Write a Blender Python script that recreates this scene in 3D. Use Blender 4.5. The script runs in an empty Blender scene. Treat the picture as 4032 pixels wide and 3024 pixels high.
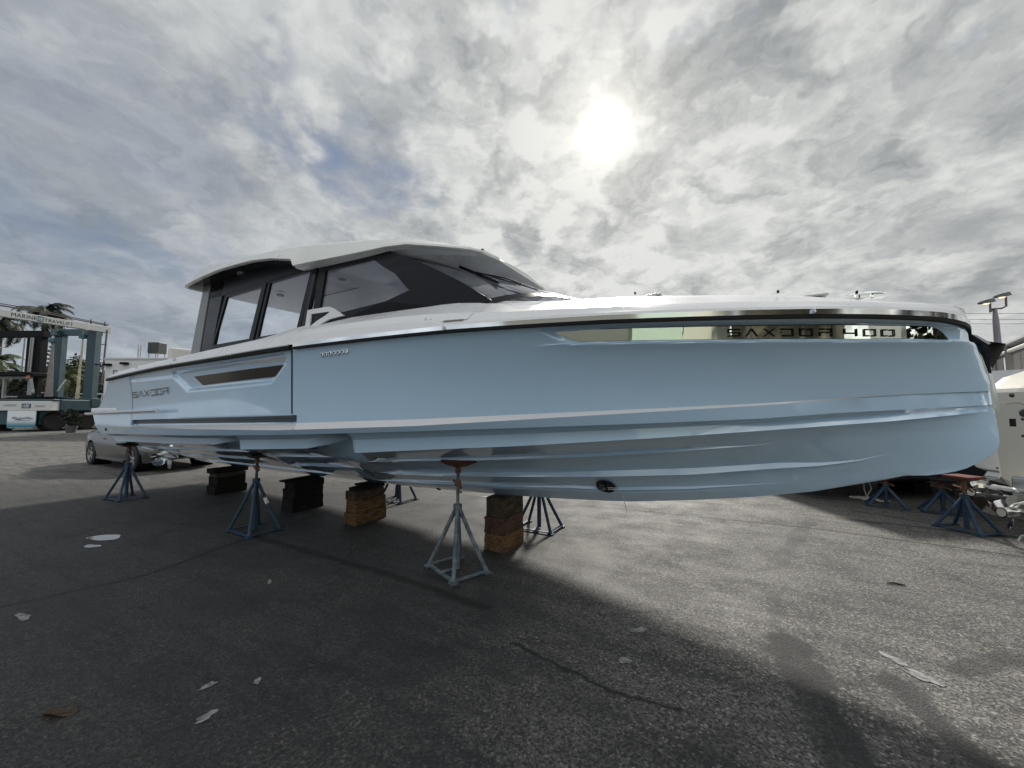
import bpy, bmesh, math, random
from mathutils import Vector, Matrix
from mathutils.bvhtree import BVHTree
R=math.radians; rnd=random.Random(7)
sc=bpy.context.scene; col=sc.collection
# ---------------------------------------------------------------- camera
FOC=1517.0; CX,CY=2016.0,1512.0; CAMH=1.6; PITCH=R(3.9)
cam=bpy.data.cameras.new('camera'); camo=bpy.data.objects.new('camera',cam); col.objects.link(camo)
cam.sensor_width=36; cam.lens=FOC/4032*36; cam.clip_start=.05; cam.clip_end=3000
camo.location=(0,0,CAMH); camo.rotation_euler=(R(90)+PITCH,0,0); sc.camera=camo
def ray(x,y):
    a=(x-CX)/FOC; b=(CY-y)/FOC
    return Vector((a, math.cos(PITCH)-b*math.sin(PITCH), math.sin(PITCH)+b*math.cos(PITCH)))
def gnd(x,y,z=0.):
    r=ray(x,y); t=(z-CAMH)/r.z; return Vector((r.x*t,r.y*t,z))
def AD(x,y,Y):
    r=ray(x,y); t=Y/r.y; return Vector((r.x*t,Y,CAMH+r.z*t))
# ---------------------------------------------------------------- light and exposure
SUN=ray(2383,500).normalized()
SUN_EL=math.asin(SUN.z); SUN_AZ=math.atan2(SUN.x,SUN.y)
sl=bpy.data.lights.new('sun','SUN'); sl.energy=5.0; sl.angle=R(6.0); sl.color=(1,.95,.86)
so=bpy.data.objects.new('sun',sl); col.objects.link(so); so.rotation_euler=SUN.to_track_quat('Z','Y').to_euler(); so.location=(5,20,30)
vs=sc.view_settings; sc.display_settings.display_device='sRGB'; vs.view_transform='Standard'; vs.look='None'; vs.exposure=0.0; vs.gamma=1
# ---------------------------------------------------------------- node helper
class N:
    def __init__(s,nt): s.nt=nt
    def add(s,t,**k):
        n=s.nt.nodes.new(t)
        for a,b in k.items(): setattr(n,a,b)
        return n
    def put(s,inp,v):
        if isinstance(v,bpy.types.NodeSocket): s.nt.links.new(v,inp)
        elif v is not None:
            try: inp.default_value=v
            except Exception: inp.default_value=(v,v,v)
    def m(s,op,a,b=None,c=None,clamp=False):
        n=s.add('ShaderNodeMath',operation=op,use_clamp=clamp)
        s.put(n.inputs[0],a)
        if b is not None: s.put(n.inputs[1],b)
        if c is not None: s.put(n.inputs[2],c)
        return n.outputs[0]
    def v(s,op,a,b=None):
        n=s.add('ShaderNodeVectorMath',operation=op); s.put(n.inputs[0],a)
        if b is not None: s.put(n.inputs[1],b)
        return n.outputs['Value'] if op in('DOT_PRODUCT','LENGTH','DISTANCE') else n.outputs[0]
    def sep(s,a):
        n=s.add('ShaderNodeSeparateXYZ'); s.put(n.inputs[0],a); return n.outputs
    def comb(s,x,y,z=0.):
        n=s.add('ShaderNodeCombineXYZ'); s.put(n.inputs[0],x); s.put(n.inputs[1],y); s.put(n.inputs[2],z); return n.outputs[0]
    def noise(s,vec,scale,detail=5,rough=.55,dist=0.,out=0):
        n=s.add('ShaderNodeTexNoise'); s.put(n.inputs['Vector'],vec); s.put(n.inputs['Scale'],scale); s.put(n.inputs['Detail'],detail)
        s.put(n.inputs['Roughness'],rough); s.put(n.inputs['Distortion'],dist); return n.outputs[out]
    def vor(s,vec,scale,feat='F1',out='Distance',rand=1.):
        n=s.add('ShaderNodeTexVoronoi',feature=feat); s.put(n.inputs['Vector'],vec); s.put(n.inputs['Scale'],scale); s.put(n.inputs['Randomness'],rand); return n.outputs[out]
    def ss(s,x,a,b,lo=0.,hi=1.):
        n=s.add('ShaderNodeMapRange',interpolation_type='SMOOTHSTEP'); s.put(n.inputs[0],x)
        s.put(n.inputs[1],a); s.put(n.inputs[2],b); s.put(n.inputs[3],lo); s.put(n.inputs[4],hi); return n.outputs[0]
    def mix(s,f,a,b,mode='MIX'):
        n=s.add('ShaderNodeMix',data_type='RGBA',blend_type=mode); s.put(n.inputs[0],f)
        s.put(n.inputs[6],a if isinstance(a,bpy.types.NodeSocket) else tuple(a)+(1,)); s.put(n.inputs[7],b if isinstance(b,bpy.types.NodeSocket) else tuple(b)+(1,)); return n.outputs[2]
    def capsule(s,p,a,b,w=None):
        # distance from p (xy) to segment a-b
        a=Vector((a[0],a[1],0)); b=Vector((b[0],b[1],0)); ba=b-a; L=max(ba.dot(ba),1e-6)
        pa=s.v('SUBTRACT',p,tuple(a)); h=s.m('DIVIDE',s.v('DOT_PRODUCT',pa,tuple(ba)),L,clamp=True)
        sc_=s.add('ShaderNodeVectorMath',operation='SCALE'); sc_.inputs[0].default_value=tuple(ba); s.put(sc_.inputs['Scale'],h)
        return s.v('DISTANCE',pa,sc_.outputs[0])
# ---------------------------------------------------------------- world
w=bpy.data.worlds.new('World'); sc.world=w; w.use_nodes=True; nt=w.node_tree; nt.nodes.clear(); n=N(nt)
tc=n.add('ShaderNodeTexCoord'); d=n.v('NORMALIZE',tc.outputs['Generated']); dx,dy,dz=n.sep(d)
sky=n.add('ShaderNodeTexSky',sky_type='NISHITA'); sky.sun_disc=False; sky.sun_elevation=SUN_EL; sky.sun_rotation=SUN_AZ
sky.air_density=1.0; sky.dust_density=.6; sky.ozone_density=2.0
zz=n.m('ADD',n.m('MAXIMUM',dz,-.02),.27)
px=n.m('DIVIDE',dx,zz); py=n.m('DIVIDE',dy,zz)
P=n.comb(px,py,0.); Ps=n.comb(n.m('MULTIPLY',px,1.15),n.m('MULTIPLY',py,.55),0.)
def PP(x2,y2):
    r=ray(x2*1.8228,y2*1.8228).normalized(); z=max(r.z,-.02)+.27; return (r.x/z,r.y/z)
warp=n.noise(P,1.3,3,.5,0,1)
Pw=n.v('ADD',Ps,n.v('MULTIPLY',n.v('SUBTRACT',warp,(.5,.5,.5)),(.55,.55,0)))
big=n.noise(Pw,.85,3,.5)
mid=n.noise(Pw,2.6,6,.58,.2)
cell=n.vor(n.v('ADD',P,n.v('MULTIPLY',n.v('SUBTRACT',n.noise(P,4.,4,.6,0,1),(.5,.5,.5)),(.5,.5,0))),8.5,'SMOOTH_F1')
cellm=n.ss(cell,.08,.62,1.,0.)
ang=n.m('ARCCOSINE',n.m('MINIMUM',n.v('DOT_PRODUCT',d,tuple(SUN)),.99999))
near=n.ss(ang,.15,1.05,1.,0.)
# brightness field of the cloud sheet: brighter and finer towards the sun, greyer and smoother away from it
pufw=n.v('ADD',P,n.v('MULTIPLY',n.v('SUBTRACT',n.noise(P,3.,5,.62,0,1),(.5,.5,.5)),(.55,.55,0)))
puff=n.noise(pufw,5.2,5,.55,.35); puff2=n.noise(pufw,11.,4,.55,.2)
band=n.noise(n.v('ADD',n.comb(n.m('MULTIPLY',px,2.6),n.m('MULTIPLY',py,.8),0.),n.v('MULTIPLY',warp,(.9,.9,0))),1.,4,.5)
cellf=n.m('SUBTRACT',cellm,.55)
f=n.m('MULTIPLY',n.m('SUBTRACT',big,.5),.9)
f=n.m('ADD',f,n.m('MULTIPLY',n.m('SUBTRACT',mid,.5),1.0))
f=n.m('ADD',f,n.m('MULTIPLY',n.m('SUBTRACT',band,.5),n.m('SUBTRACT',1.1,near)))
f=n.m('ADD',f,n.m('MULTIPLY',n.m('SUBTRACT',puff,.5),1.3))
f=n.m('ADD',f,n.m('MULTIPLY',n.m('SUBTRACT',puff2,.5),n.m('ADD',n.m('MULTIPLY',near,.9),.25)))
f=n.m('ADD',f,n.m('MULTIPLY',cellf,n.m('MULTIPLY',near,.62)))
f=n.m('ADD',n.m('ADD',f,.40),n.m('ADD',n.m('MULTIPLY',near,.56),n.ss(dz,.30,.02,0.,.14)))
# dull patches: the low grey bank at the left, the greyer right, the small dark cumulus over the roof
pz=n.v('ADD',P,n.v('MULTIPLY',n.v('SUBTRACT',n.noise(P,2.,5,.6,0,1),(.5,.5,.5)),(1.1,1.1,0)))
def blob(pts,wd,soft):
    dd=None
    for a,b in zip(pts[:-1],pts[1:]):
        q=n.capsule(pz,PP(*a),PP(*b)); dd=q if dd is None else n.m('MINIMUM',dd,q)
    return n.ss(dd,wd,wd+soft,1.,0.)
f=n.m('SUBTRACT',f,n.m('MULTIPLY',blob([(150,520),(330,440)],.25,1.0),.28))
f=n.m('SUBTRACT',f,n.m('MULTIPLY',blob([(1700,600),(2150,560)],.2,1.8),.16))
f=n.m('SUBTRACT',f,n.m('MULTIPLY',blob([(1600,165),(1560,190)],.0,.45),.2))
# small cumulus directly in direction space
cd=ray(1132*1.8228,512*1.8228).normalized()
ca=n.m('ARCCOSINE',n.m('MINIMUM',n.v('DOT_PRODUCT',n.v('NORMALIZE',n.v('ADD',d,n.v('MULTIPLY',n.v('SUBTRACT',n.noise(d,9.,5,.6,0,1),(.5,.5,.5)),(.11,.11,.11)))),tuple(cd)),.99999))
f=n.m('SUBTRACT',f,n.m('MULTIPLY',n.ss(ca,.026,.070,1.,0.),.34))
f=n.m('MULTIPLY',n.ss(f,-.42,1.22),1.12)
lo=n.mix(n.ss(px,-2.0,.3),(.20,.245,.31),(.24,.258,.275))
hi=n.mix(n.ss(px,-2.0,.2),(.50,.54,.585),(.74,.75,.73))
cloud=n.mix(f,lo,hi)
# gaps of blue
gap=blob([(400,-60),(500,150),(590,300),(690,370)],.0,.26)
gap2=blob([(690,420),(770,470)],.0,.16); gap3=blob([(30,330),(180,480),(330,560)],.0,.5); gap4=blob([(-40,60),(60,260)],.1,.8)
gap5=blob([(1130,10),(1115,95)],.0,.07); gap6=blob([(1420,95),(1400,100)],.0,.07); gap7=blob([(2120,40),(2080,110)],.0,.05)
g=n.m('MAXIMUM',n.m('MAXIMUM',gap,gap2),n.m('MAXIMUM',n.m('MULTIPLY',gap3,.55),n.m('MULTIPLY',gap4,.25)))
g=n.m('MAXIMUM',g,n.m('MULTIPLY',n.m('MAXIMUM',gap5,n.m('MAXIMUM',gap6,gap7)),.6))
g=n.m('MULTIPLY',g,n.ss(n.m('ADD',mid,n.m('MULTIPLY',cellm,.12)),.66,.40),clamp=True)
skc=n.add('ShaderNodeVectorMath',operation='SCALE'); n.put(skc.inputs[0],sky.outputs[0]); skc.inputs['Scale'].default_value=.11
blue=n.mix(.75,skc.outputs[0],(.205,.25,.345))
c=n.mix(n.m('MULTIPLY',g,.9),cloud,blue)
# thin cloud lit through around the sun
halo=n.m('POWER',2.718,n.m('MULTIPLY',ang,-5.5)); halo2=n.m('POWER',2.718,n.m('MULTIPLY',ang,-17.))
disc=n.m('POWER',2.718,n.m('MULTIPLY',n.m('POWER',n.m('DIVIDE',n.m('ADD',ang,n.m('MULTIPLY',n.m('SUBTRACT',n.noise(d,11.,4,.6),.5),.028)),.031),2.),-1.))
hv=n.add('ShaderNodeVectorMath',operation='SCALE'); hv.inputs[0].default_value=(1,.94,.78); n.put(hv.inputs['Scale'],n.m('ADD',n.m('MULTIPLY',halo,.14),n.m('MULTIPLY',halo2,.62)))
dv=n.add('ShaderNodeVectorMath',operation='SCALE'); dv.inputs[0].default_value=(1,.96,.84); n.put(dv.inputs['Scale'],n.m('MULTIPLY',disc,3.0))
c=n.v('ADD',n.v('ADD',c,hv.outputs[0]),dv.outputs[0])
# sky behind the camera boosted in brightness and contrast, added fill for the hull
back=n.m('MULTIPLY',n.ss(dy,.25,-.6,1.,1.85),n.m('ADD',1.,n.m('MULTIPLY',n.m('SUBTRACT',f,.55),n.ss(dy,.1,-.4,0.,1.7))))
sc2=n.add('ShaderNodeVectorMath',operation='SCALE'); n.put(sc2.inputs[0],c); n.put(sc2.inputs['Scale'],back)
c=sc2.outputs[0]
bg=n.add('ShaderNodeBackground'); n.put(bg.inputs[0],c); bg.inputs[1].default_value=1.0
wo=n.add('ShaderNodeOutputWorld'); nt.links.new(bg.outputs[0],wo.inputs[0])
# ---------------------------------------------------------------- materials
MATS={}
def mat(name,base=(.5,.5,.5),rough=.5,metal=0.,coat=0.,var=0.,vscale=3.,bump=0.,bscale=40.,spec=.5,emit=None,estr=1.,var2=None,vdet=4):
    if name in MATS: return MATS[name]
    m=bpy.data.materials.new(name); m.use_nodes=True; nt=m.node_tree; b=nt.nodes['Principled BSDF']; q=N(nt)
    b.inputs['Base Color'].default_value=tuple(base)+(1,); b.inputs['Roughness'].default_value=rough; b.inputs['Metallic'].default_value=metal
    b.inputs['Coat Weight'].default_value=coat; b.inputs['Coat Roughness'].default_value=.04; b.inputs['Specular IOR Level'].default_value=spec
    if var or bump:
        t=q.add('ShaderNodeTexCoord').outputs['Object']
    if var:
        nz=q.noise(t,vscale,vdet,.6); k=q.ss(nz,.3,.7)
        b2=var2 or tuple(min(1,x*(1+var)) for x in base); b1=tuple(x*(1-var) for x in base) if not var2 else base
        q.put(b.inputs['Base Color'],q.mix(k,b1,b2)); q.put(b.inputs['Roughness'],q.ss(nz,.2,.8,max(.02,rough-.08),min(1,rough+.1)))
    if bump:
        bn=q.add('ShaderNodeBump'); q.put(bn.inputs['Height'],q.noise(t,bscale,3,.6)); bn.inputs['Strength'].default_value=bump; bn.inputs['Distance'].default_value=.02
        q.put(b.inputs['Normal'],bn.outputs[0])
    if emit: b.inputs['Emission Color'].default_value=tuple(emit)+(1,); b.inputs['Emission Strength'].default_value=estr
    MATS[name]=m; return m
def glass_mat(name,tint,refl=1.5,rough=.01):
    if name in MATS: return MATS[name]
    m=bpy.data.materials.new(name); m.use_nodes=True; nt=m.node_tree; nt.nodes.clear(); q=N(nt)
    t=q.add('ShaderNodeBsdfTransparent'); t.inputs[0].default_value=tuple(tint)+(1,)
    g=q.add('ShaderNodeBsdfGlossy'); g.inputs['Roughness'].default_value=rough; g.inputs[0].default_value=(.9,.93,1,1)
    lw=q.add('ShaderNodeLayerWeight'); lw.inputs[0].default_value=.5
    fr=q.m('ADD',q.m('MULTIPLY',q.m('POWER',lw.outputs['Facing'],4.),.55),.05*refl)
    mx=q.add('ShaderNodeMixShader'); q.put(mx.inputs[0],fr); q.put(mx.inputs[1],t.outputs[0]); q.put(mx.inputs[2],g.outputs[0])
    o=q.add('ShaderNodeOutputMaterial'); q.put(o.inputs[0],mx.outputs[0]); MATS[name]=m; return m
GEL=mat('blue_gelcoat',(.47,.655,.85),.05,coat=1.,var=.012,vscale=1.3,bump=.03,bscale=1.6)
GEL.node_tree.nodes['Principled BSDF'].inputs['Coat IOR'].default_value=1.65
STRIPE=mat('pale_stripe',(.66,.66,.70),.25,coat=.2)
WHITE=mat('white_gelcoat',(.68,.685,.71),.30,coat=.15,var=.02,vscale=2,bump=.01,bscale=60)
ROOFW=mat('roof_gelcoat',(.60,.61,.59),.32,coat=.2,var=.03,vscale=4)
SOFFIT=mat('soffit_grey',(.86,.88,.86),.25,coat=.2)
BLACKG=mat('black_gloss',(.008,.009,.011),.10,spec=.3)
BLACK=mat('black_rubber',(.010,.010,.011),.6,spec=.15)
DARK=mat('dark_frame',(.010,.011,.014),.3,spec=.15)
CHROME=mat('stainless',(.78,.79,.78),.10,metal=1)
CHROMED=mat('stainless_brushed',(.55,.56,.55),.25,metal=1)
MIRROR=mat('mirror_glass',(.60,.64,.56),.012,metal=1,bump=.10,bscale=1.6)
GLASS=glass_mat('tinted_glass',(.79,.83,.88),1.45)
GLASSD=glass_mat('smoked_glass',(.66,.68,.73),1.5)
CEIL=mat('ceiling_liner',(.52,.52,.51),.6)
BLUEP=mat('blue_stand_paint',(.014,.042,.082),.6,var=.35,vscale=22,bump=.3,bscale=60)
GALV=mat('worn_grey_paint',(.16,.19,.20),.6,var=1,vscale=14,var2=(.045,.075,.11),bump=.35,bscale=50)
RUST=mat('rusty_steel',(.10,.045,.03),.75,var=1,vscale=25,var2=(.20,.09,.06),bump=.4)
REDP=mat('red_pad',(.10,.020,.014),.6,var=.4,vscale=12)
TEAL=mat('teal_steel',(.006,.034,.045),.4,var=.12,vscale=1.5)
TYRE=mat('tyre_rubber',(.02,.02,.021),.8,bump=.3,bscale=12)
SILVER=mat('silver_paint',(.075,.078,.082),.28,metal=.5,coat=.5)
CARGL=mat('car_glass',(.012,.014,.016),.05,coat=.5)
SIGNW=mat('sign_white',(.46,.47,.46),.45,var=.05,vscale=.8)
INK=mat('dark_lettering',(.006,.007,.012),.5,spec=.15)
INKG=mat('grey_lettering',(.10,.11,.12),.4)
# ---------------------------------------------------------------- mesh builder
class MB:
    def __init__(s): s.v=[]; s.f=[]; s.mi=[]; s.sm=[]
    def add(s,vs,fs,mi=0,sm=False):
        o=len(s.v); s.v+= [tuple(x) for x in vs]
        for f in fs: s.f.append([i+o for i in f]); s.mi.append(mi); s.sm.append(sm)
        return s
    def box(s,c,sz,rot=None,mi=0,taper=1.):
        x,y,z=[q/2 for q in sz]; c=Vector(c)
        vs=[Vector((a*x*(taper if k>0 else 1),b*y*(taper if k>0 else 1),k*z)) for k in(-1,1) for a,b in((-1,-1),(1,-1),(1,1),(-1,1))]
        if rot is not None:
            M=rot if isinstance(rot,Matrix) else Matrix.Rotation(rot,3,'Z')
            vs=[M@q for q in vs]
        return s.add([q+c for q in vs],[(3,2,1,0),(4,5,6,7),(0,1,5,4),(1,2,6,5),(2,3,7,6),(3,0,4,7)],mi)
    def bar(s,a,b,w,h=None,mi=0):
        a=Vector(a); b=Vector(b); h=h or w; d=(b-a); L=d.length
        M=d.to_track_quat('Z','Y').to_matrix(); return s.box((a+b)/2,(w,h,L),M,mi)
    def tube(s,pts,r,n=10,mi=0,cap=True,closed=False):
        pts=[Vector(p) for p in pts]; k=len(pts); rs=r if isinstance(r,(list,tuple)) else [r]*k; rings=[]; pu=None
        for i,p in enumerate(pts):
            t=(pts[(i+1)%k]-pts[i-1]) if (closed or 0<i<k-1) else (pts[1]-pts[0] if i==0 else pts[-1]-pts[-2])
            t.normalize()
            u=pu-t*pu.dot(t) if pu is not None else t.orthogonal()
            if u.length<1e-5: u=t.orthogonal()
            u.normalize(); pu=u; q=t.cross(u)
            rings.append([p+(u*math.cos(2*math.pi*j/n)+q*math.sin(2*math.pi*j/n))*rs[i] for j in range(n)])
        return s.loft(rings,mi=mi,cap=cap,closed=True,loop=closed)
    def loft(s,rings,mi=0,cap=True,closed=True,sm=True,loop=False):
        n=len(rings[0]); vs=[p for r in rings for p in r]; fs=[]
        R_=len(rings); m=n if closed else n-1
        for i in range(R_ if loop else R_-1):
            for j in range(m):
                a=i*n+j; b=i*n+(j+1)%n; c=((i+1)%R_)*n+(j+1)%n; d=((i+1)%R_)*n+j; fs.append((a,b,c,d))
        s.add(vs,fs,mi,sm)
        if cap and not loop and closed:
            o=len(s.v)-len(vs); s.f.append([o+j for j in range(n)][::-1]); s.mi.append(mi); s.sm.append(False)
            s.f.append([o+(R_-1)*n+j for j in range(n)]); s.mi.append(mi); s.sm.append(False)
        return s
    def lathe(s,prof,c=(0,0,0),axis=(0,0,1),n=20,mi=0,cap=True):
        ax=Vector(axis).normalized(); u=ax.orthogonal().normalized(); q=ax.cross(u); c=Vector(c)
        rings=[[c+ax*h+(u*math.cos(2*math.pi*j/n)+q*math.sin(2*math.pi*j/n))*r for j in range(n)] for r,h in prof]
        return s.loft(rings,mi=mi,cap=cap)
    def prism(s,poly,vec,mi=0):
        n=len(poly); vec=Vector(vec); a=[Vector(p) for p in poly]; b=[p+vec for p in a]
        fs=[list(range(n))[::-1],list(range(n,2*n))]+[(i,(i+1)%n,n+(i+1)%n,n+i) for i in range(n)]
        return s.add(a+b,fs,mi)
    def poly(s,p,mi=0): return s.add(p,[list(range(len(p)))],mi)
    def build(s,name,mats,parent=None,sharp=None,bevel=0,loc=None,fix=True):
        me=bpy.data.meshes.new(name); me.from_pydata(s.v,[],s.f)
        for m in (mats if isinstance(mats,(list,tuple)) else [mats]): me.materials.append(m)
        for i,p in enumerate(me.polygons): p.material_index=s.mi[i]; p.use_smooth=s.sm[i]
        if fix:
            bm=bmesh.new(); bm.from_mesh(me); bmesh.ops.recalc_face_normals(bm,faces=bm.faces); bm.to_mesh(me); bm.free()
        if any(s.sm): me.set_sharp_from_angle(angle=R(sharp if sharp else 38))
        o=bpy.data.objects.new(name,me); col.objects.link(o)
        if bevel:
            b=o.modifiers.new('bevel','BEVEL'); b.width=bevel; b.segments=2; b.limit_method='ANGLE'; b.angle_limit=R(35)
        if parent: o.parent=parent
        if loc is not None: o.location=loc
        return o
def tag(o,label=None,cat=None,group=None,kind=None):
    if label: o['label']=label
    if cat: o['category']=cat
    if group: o['group']=group
    if kind: o['kind']=kind
    return o
def empty(name,loc,rz=0.,parent=None):
    o=bpy.data.objects.new(name,None); col.objects.link(o); o.location=loc; o.rotation_euler=(0,0,rz); o.empty_display_size=.2
    if parent: o.parent=parent
    return o
def copy_tree(o,parent=None):
    c=o.copy(); col.objects.link(c); c.parent=parent
    for ch in [x for x in col.objects if x.parent is o]: copy_tree(ch,c)
    return c
def interp(tab,x):
    if x<=tab[0][0]: return tab[0][1]
    for (a,b),(c,d_) in zip(tab[:-1],tab[1:]):
        if x<=c: return b+(d_-b)*(x-a)/(c-a)
    return tab[-1][1]
def sstep(a,b,x):
    t=min(max((x-a)/(b-a),0.),1.); return t*t*(3-2*t)
def text_mesh(s,size,xscale=1.,shear=0.,ext=0.):
    cu=bpy.data.curves.new('t','FONT'); cu.body=s; cu.size=size; cu.shear=shear; cu.extrude=ext; cu.space_character=1.08; cu.offset=0
    o=bpy.data.objects.new('t',cu); col.objects.link(o); dg=bpy.context.evaluated_depsgraph_get(); dg.update()
    me=bpy.data.meshes.new_from_object(o.evaluated_get(dg)); col.objects.unlink(o); bpy.data.objects.remove(o)
    vs=[(v.co.x*xscale,v.co.y,v.co.z) for v in me.vertices]; fs=[tuple(p.vertices) for p in me.polygons]; bpy.data.meshes.remove(me)
    return vs,fs
def text_obj(name,s,origin,xdir,ydir,width,height,m,parent,off=.01,shear=0.):
    vs,fs=text_mesh(s,1.,1.,shear); x0=min(v[0] for v in vs); x1=max(v[0] for v in vs); y0=min(v[1] for v in vs); y1=max(v[1] for v in vs)
    X=Vector(xdir).normalized(); Y=Vector(ydir).normalized(); Z=X.cross(Y); O=Vector(origin)
    mb=MB(); mb.add([O+X*((v[0]-x0)/(x1-x0)*width)+Y*((v[1]-y0)/(y1-y0)*height)+Z*off for v in vs],fs)
    return mb.build(name,m,parent,fix=False)
# ================================================================ MOTOR YACHT
BOW=Vector((3.38,2.67,0)); ROT=R(150.)
boat=empty('motor_yacht',BOW,ROT); tag(boat,'large pale blue motor yacht with white deck and dark glass wheelhouse, propped on blue stands','yacht')
MB_=Matrix.Translation(BOW)@Matrix.Rotation(ROT,4,'Z'); MBI=MB_.inverted()
def bl(p): return MBI@Vector(p)          # world -> boat (x aft from the stem, y to starboard, z up)
def wb(s,v,z): return MB_@Vector((s,v,z))
def pc(bm,L,q,r,tap=.012):
    def fn(s):
        if s<=0: return 0.
        if s>=L: return bm-tap*(s-L)
        return bm*(1-(1-s/L)**q)**r
    return fn
RV=pc(1.74,6.5,2.2,.62)
def smin(a,b):
    if a<=1e-6 or b<=1e-6: return 0.
    return (a**-5+b**-5)**-.2
def RVB(s): return smin(RV(s),max(0,s-.13)/.37)
STEM=[(1.10,.50),(1.13,.41),(1.16,.32),(1.19,.235),(1.22,.165),(1.25,.11),(1.28,.068),(1.31,.038),(1.34,.024),(1.38,.018),(1.47,.02),(1.59,.03),(1.79,.04),(1.96,.07),(2.04,.09),(2.08,.12),(2.2,.13)]
AFT=[(.45,11.1),(1.04,11.3),(1.2,11.95),(1.5,12.3),(1.62,12.3),(1.66,11.95),(2.18,11.2),(2.4,11.1)]
# level curves: (z table over s, half-breadth function)
ZR=[(0,2.185),(.4,2.20),(.9,2.22),(1.42,2.23),(2.4,2.25),(3.6,2.265),(5.5,2.255),(6.8,2.24),(8.9,2.225),(10.2,2.19),(11.2,2.15)]
ZK=[(0,2.05),(.34,2.06),(.73,2.055),(1.42,2.07),(2.02,2.085),(2.6,2.10),(12,2.08)]
ZST=[(0,1.735),(.57,1.71),(1.42,1.65),(2.18,1.61),(3.23,1.56),(4.07,1.52),(5.88,1.455),(8,1.40),(11.2,1.33)]
ZSB=[(0,1.735),(.57,1.708),(1.42,1.635),(2.18,1.585),(3.23,1.515),(4.07,1.46),(5.88,1.385),(8,1.35),(11.2,1.325)]
ZC1=[(0,1.64),(.48,1.61),(.98,1.58),(1.43,1.54),(2.19,1.50),(3.25,1.45),(4.1,1.41),(5.94,1.33),(8,1.26),(11,1.19),(11.7,1.17)]
ZC2=[(0,1.60),(.68,1.52),(1.43,1.45),(2.2,1.38),(3.29,1.29),(3.89,1.25),(4.93,1.17),(4.97,1.315),(5.1,1.305),(5.3,1.25),(5.6,1.19),(6.87,1.12),(6.91,1.245),(7.1,1.215),(7.55,1.15),(11.3,1.04)]
ZC3=[(0,1.49),(1.35,1.36),(1.42,1.33),(2.25,1.24),(2.75,1.19),(3.67,1.11),(4.45,1.06),(5.15,1.01),(5.2,1.06),(6.8,1.0),(6.85,1.04),(9,.97),(11.3,.90)]
ZC4=[(0,1.36),(.62,1.28),(.79,1.22),(1.02,1.17),(1.42,1.12),(1.91,1.05),(2.84,.97),(4.2,.86),(5.29,.84),(5.34,.88),(6.8,.82),(6.85,.86),(11.3,.76)]
ZC5=[(0,1.22),(.34,1.165),(1.21,1.01),(2.0,.89),(2.56,.83),(3.09,.80),(3.55,.75),(4.45,.69),(5.52,.65),(5.57,.68),(6.8,.66),(11.3,.60)]
ZKE=[(0.5,1.115),(.6,1.08),(1.06,.94),(1.48,.85),(1.95,.77),(2.52,.69),(3.3,.62),(4.17,.57),(4.92,.545),(5.78,.54),(8.13,.50),(11.1,.48)]
V1=pc(1.62,7,2,.87); V2=pc(1.52,7,2,.9); VST=pc(1.66,7,2,.85); V3=pc(1.2,7.5,2,.95); V4=pc(.8,7.5,2,1); V5=pc(.4,8,2,1)
DGLASS=[(2.80,2.205),(.40,2.165),(.355,2.12),(.33,2.062),(2.60,2.10)]
def in_strip(s,z):   # signed inset of the bow window recess, 1 inside
    zk=interp(ZK,s); zt=interp(ZR,s)-.038
    sa=2.62+(z-2.08)/.12*.19     # slanted aft end
    sf=.33+max(0,(z-2.12))*.9
    a=sstep(-.012,.006,z-zk)*(1-sstep(-.004,.012,z-zt))*(1-sstep(sa-.02,sa+.05,s))*sstep(sf-.03,sf,s)
    return a
SREC=[(8.63,2.12),(8.12,1.86),(6.05,1.90),(5.72,2.10),(5.70,2.20),(8.53,2.165)]
SWIN=[(7.98,2.06),(7.74,1.935),(6.02,1.975),(5.83,2.095)]
def pdist(p,poly):
    ins=False; dm=1e9; n=len(poly)
    for i in range(n):
        a=poly[i]; b=poly[(i+1)%n]
        if (a[1]>p[1])!=(b[1]>p[1]) and p[0]<(b[0]-a[0])*(p[1]-a[1])/(b[1]-a[1])+a[0]: ins=not ins
        ex,ey=b[0]-a[0],b[1]-a[1]; t=max(0,min(1,((p[0]-a[0])*ex+(p[1]-a[1])*ey)/(ex*ex+ey*ey))); dm=min(dm,math.hypot(p[0]-a[0]-ex*t,p[1]-a[1]-ey*t))
    return dm if ins else -dm
def vtop(s,z,raw=False):
    zst=interp(ZST,s); zr=interp(ZR,s); u=min(max((z-zst)/(zr-zst),0),1.05)
    v0=VST(s); v1=RV(s)-.012
    v=v0+(v1-v0)*(u*.75+.25*u*u)
    v-= .028*math.sin(math.pi*min(u,1))*min(1,s/1.5)
    if s<1.2: v=smin(v,max(0,s-interp(STEM,z))/.37)
    if raw: return v
    zk=interp(ZK,s); kb=1-sstep(2.45,3.0,s)
    if z<=zk: v+= .030*kb*math.exp(-(zk-z)/.055)*min(1,s*2+.3)
    else: v+= .030*kb*(1-sstep(0,.012,z-zk))*min(1,s*2+.3)
    ist=in_strip(s,z)
    if ist>0:
        zk_=zk+.05; u_=(zk_-zst)/(zr-zst); vg=v0+(v1-v0)*(u_*.75+.25*u_*u_)-.028*math.sin(math.pi*min(u_,1))*min(1,s/1.5)-.024
        v+=(vg-v)*ist
    if 5.5<s<10.4:
        dd=pdist((s,z),SREC); v-= .05*sstep(-.012,.05,dd)
        if s>8.5 and z>2.0: v-= .018*sstep(2.06,2.10,z)*sstep(8.4,8.6,s)*(1-sstep(10.1,10.2,s))
        # sill recess under the fold-out side
        zs=interp([(5.53,1.55),(10.22,1.44)],s); v-= .05*sstep(.0,.012,zs-z)*sstep(5.60,5.625,s)*(1-sstep(10.2,10.22,s))
    return v
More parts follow.
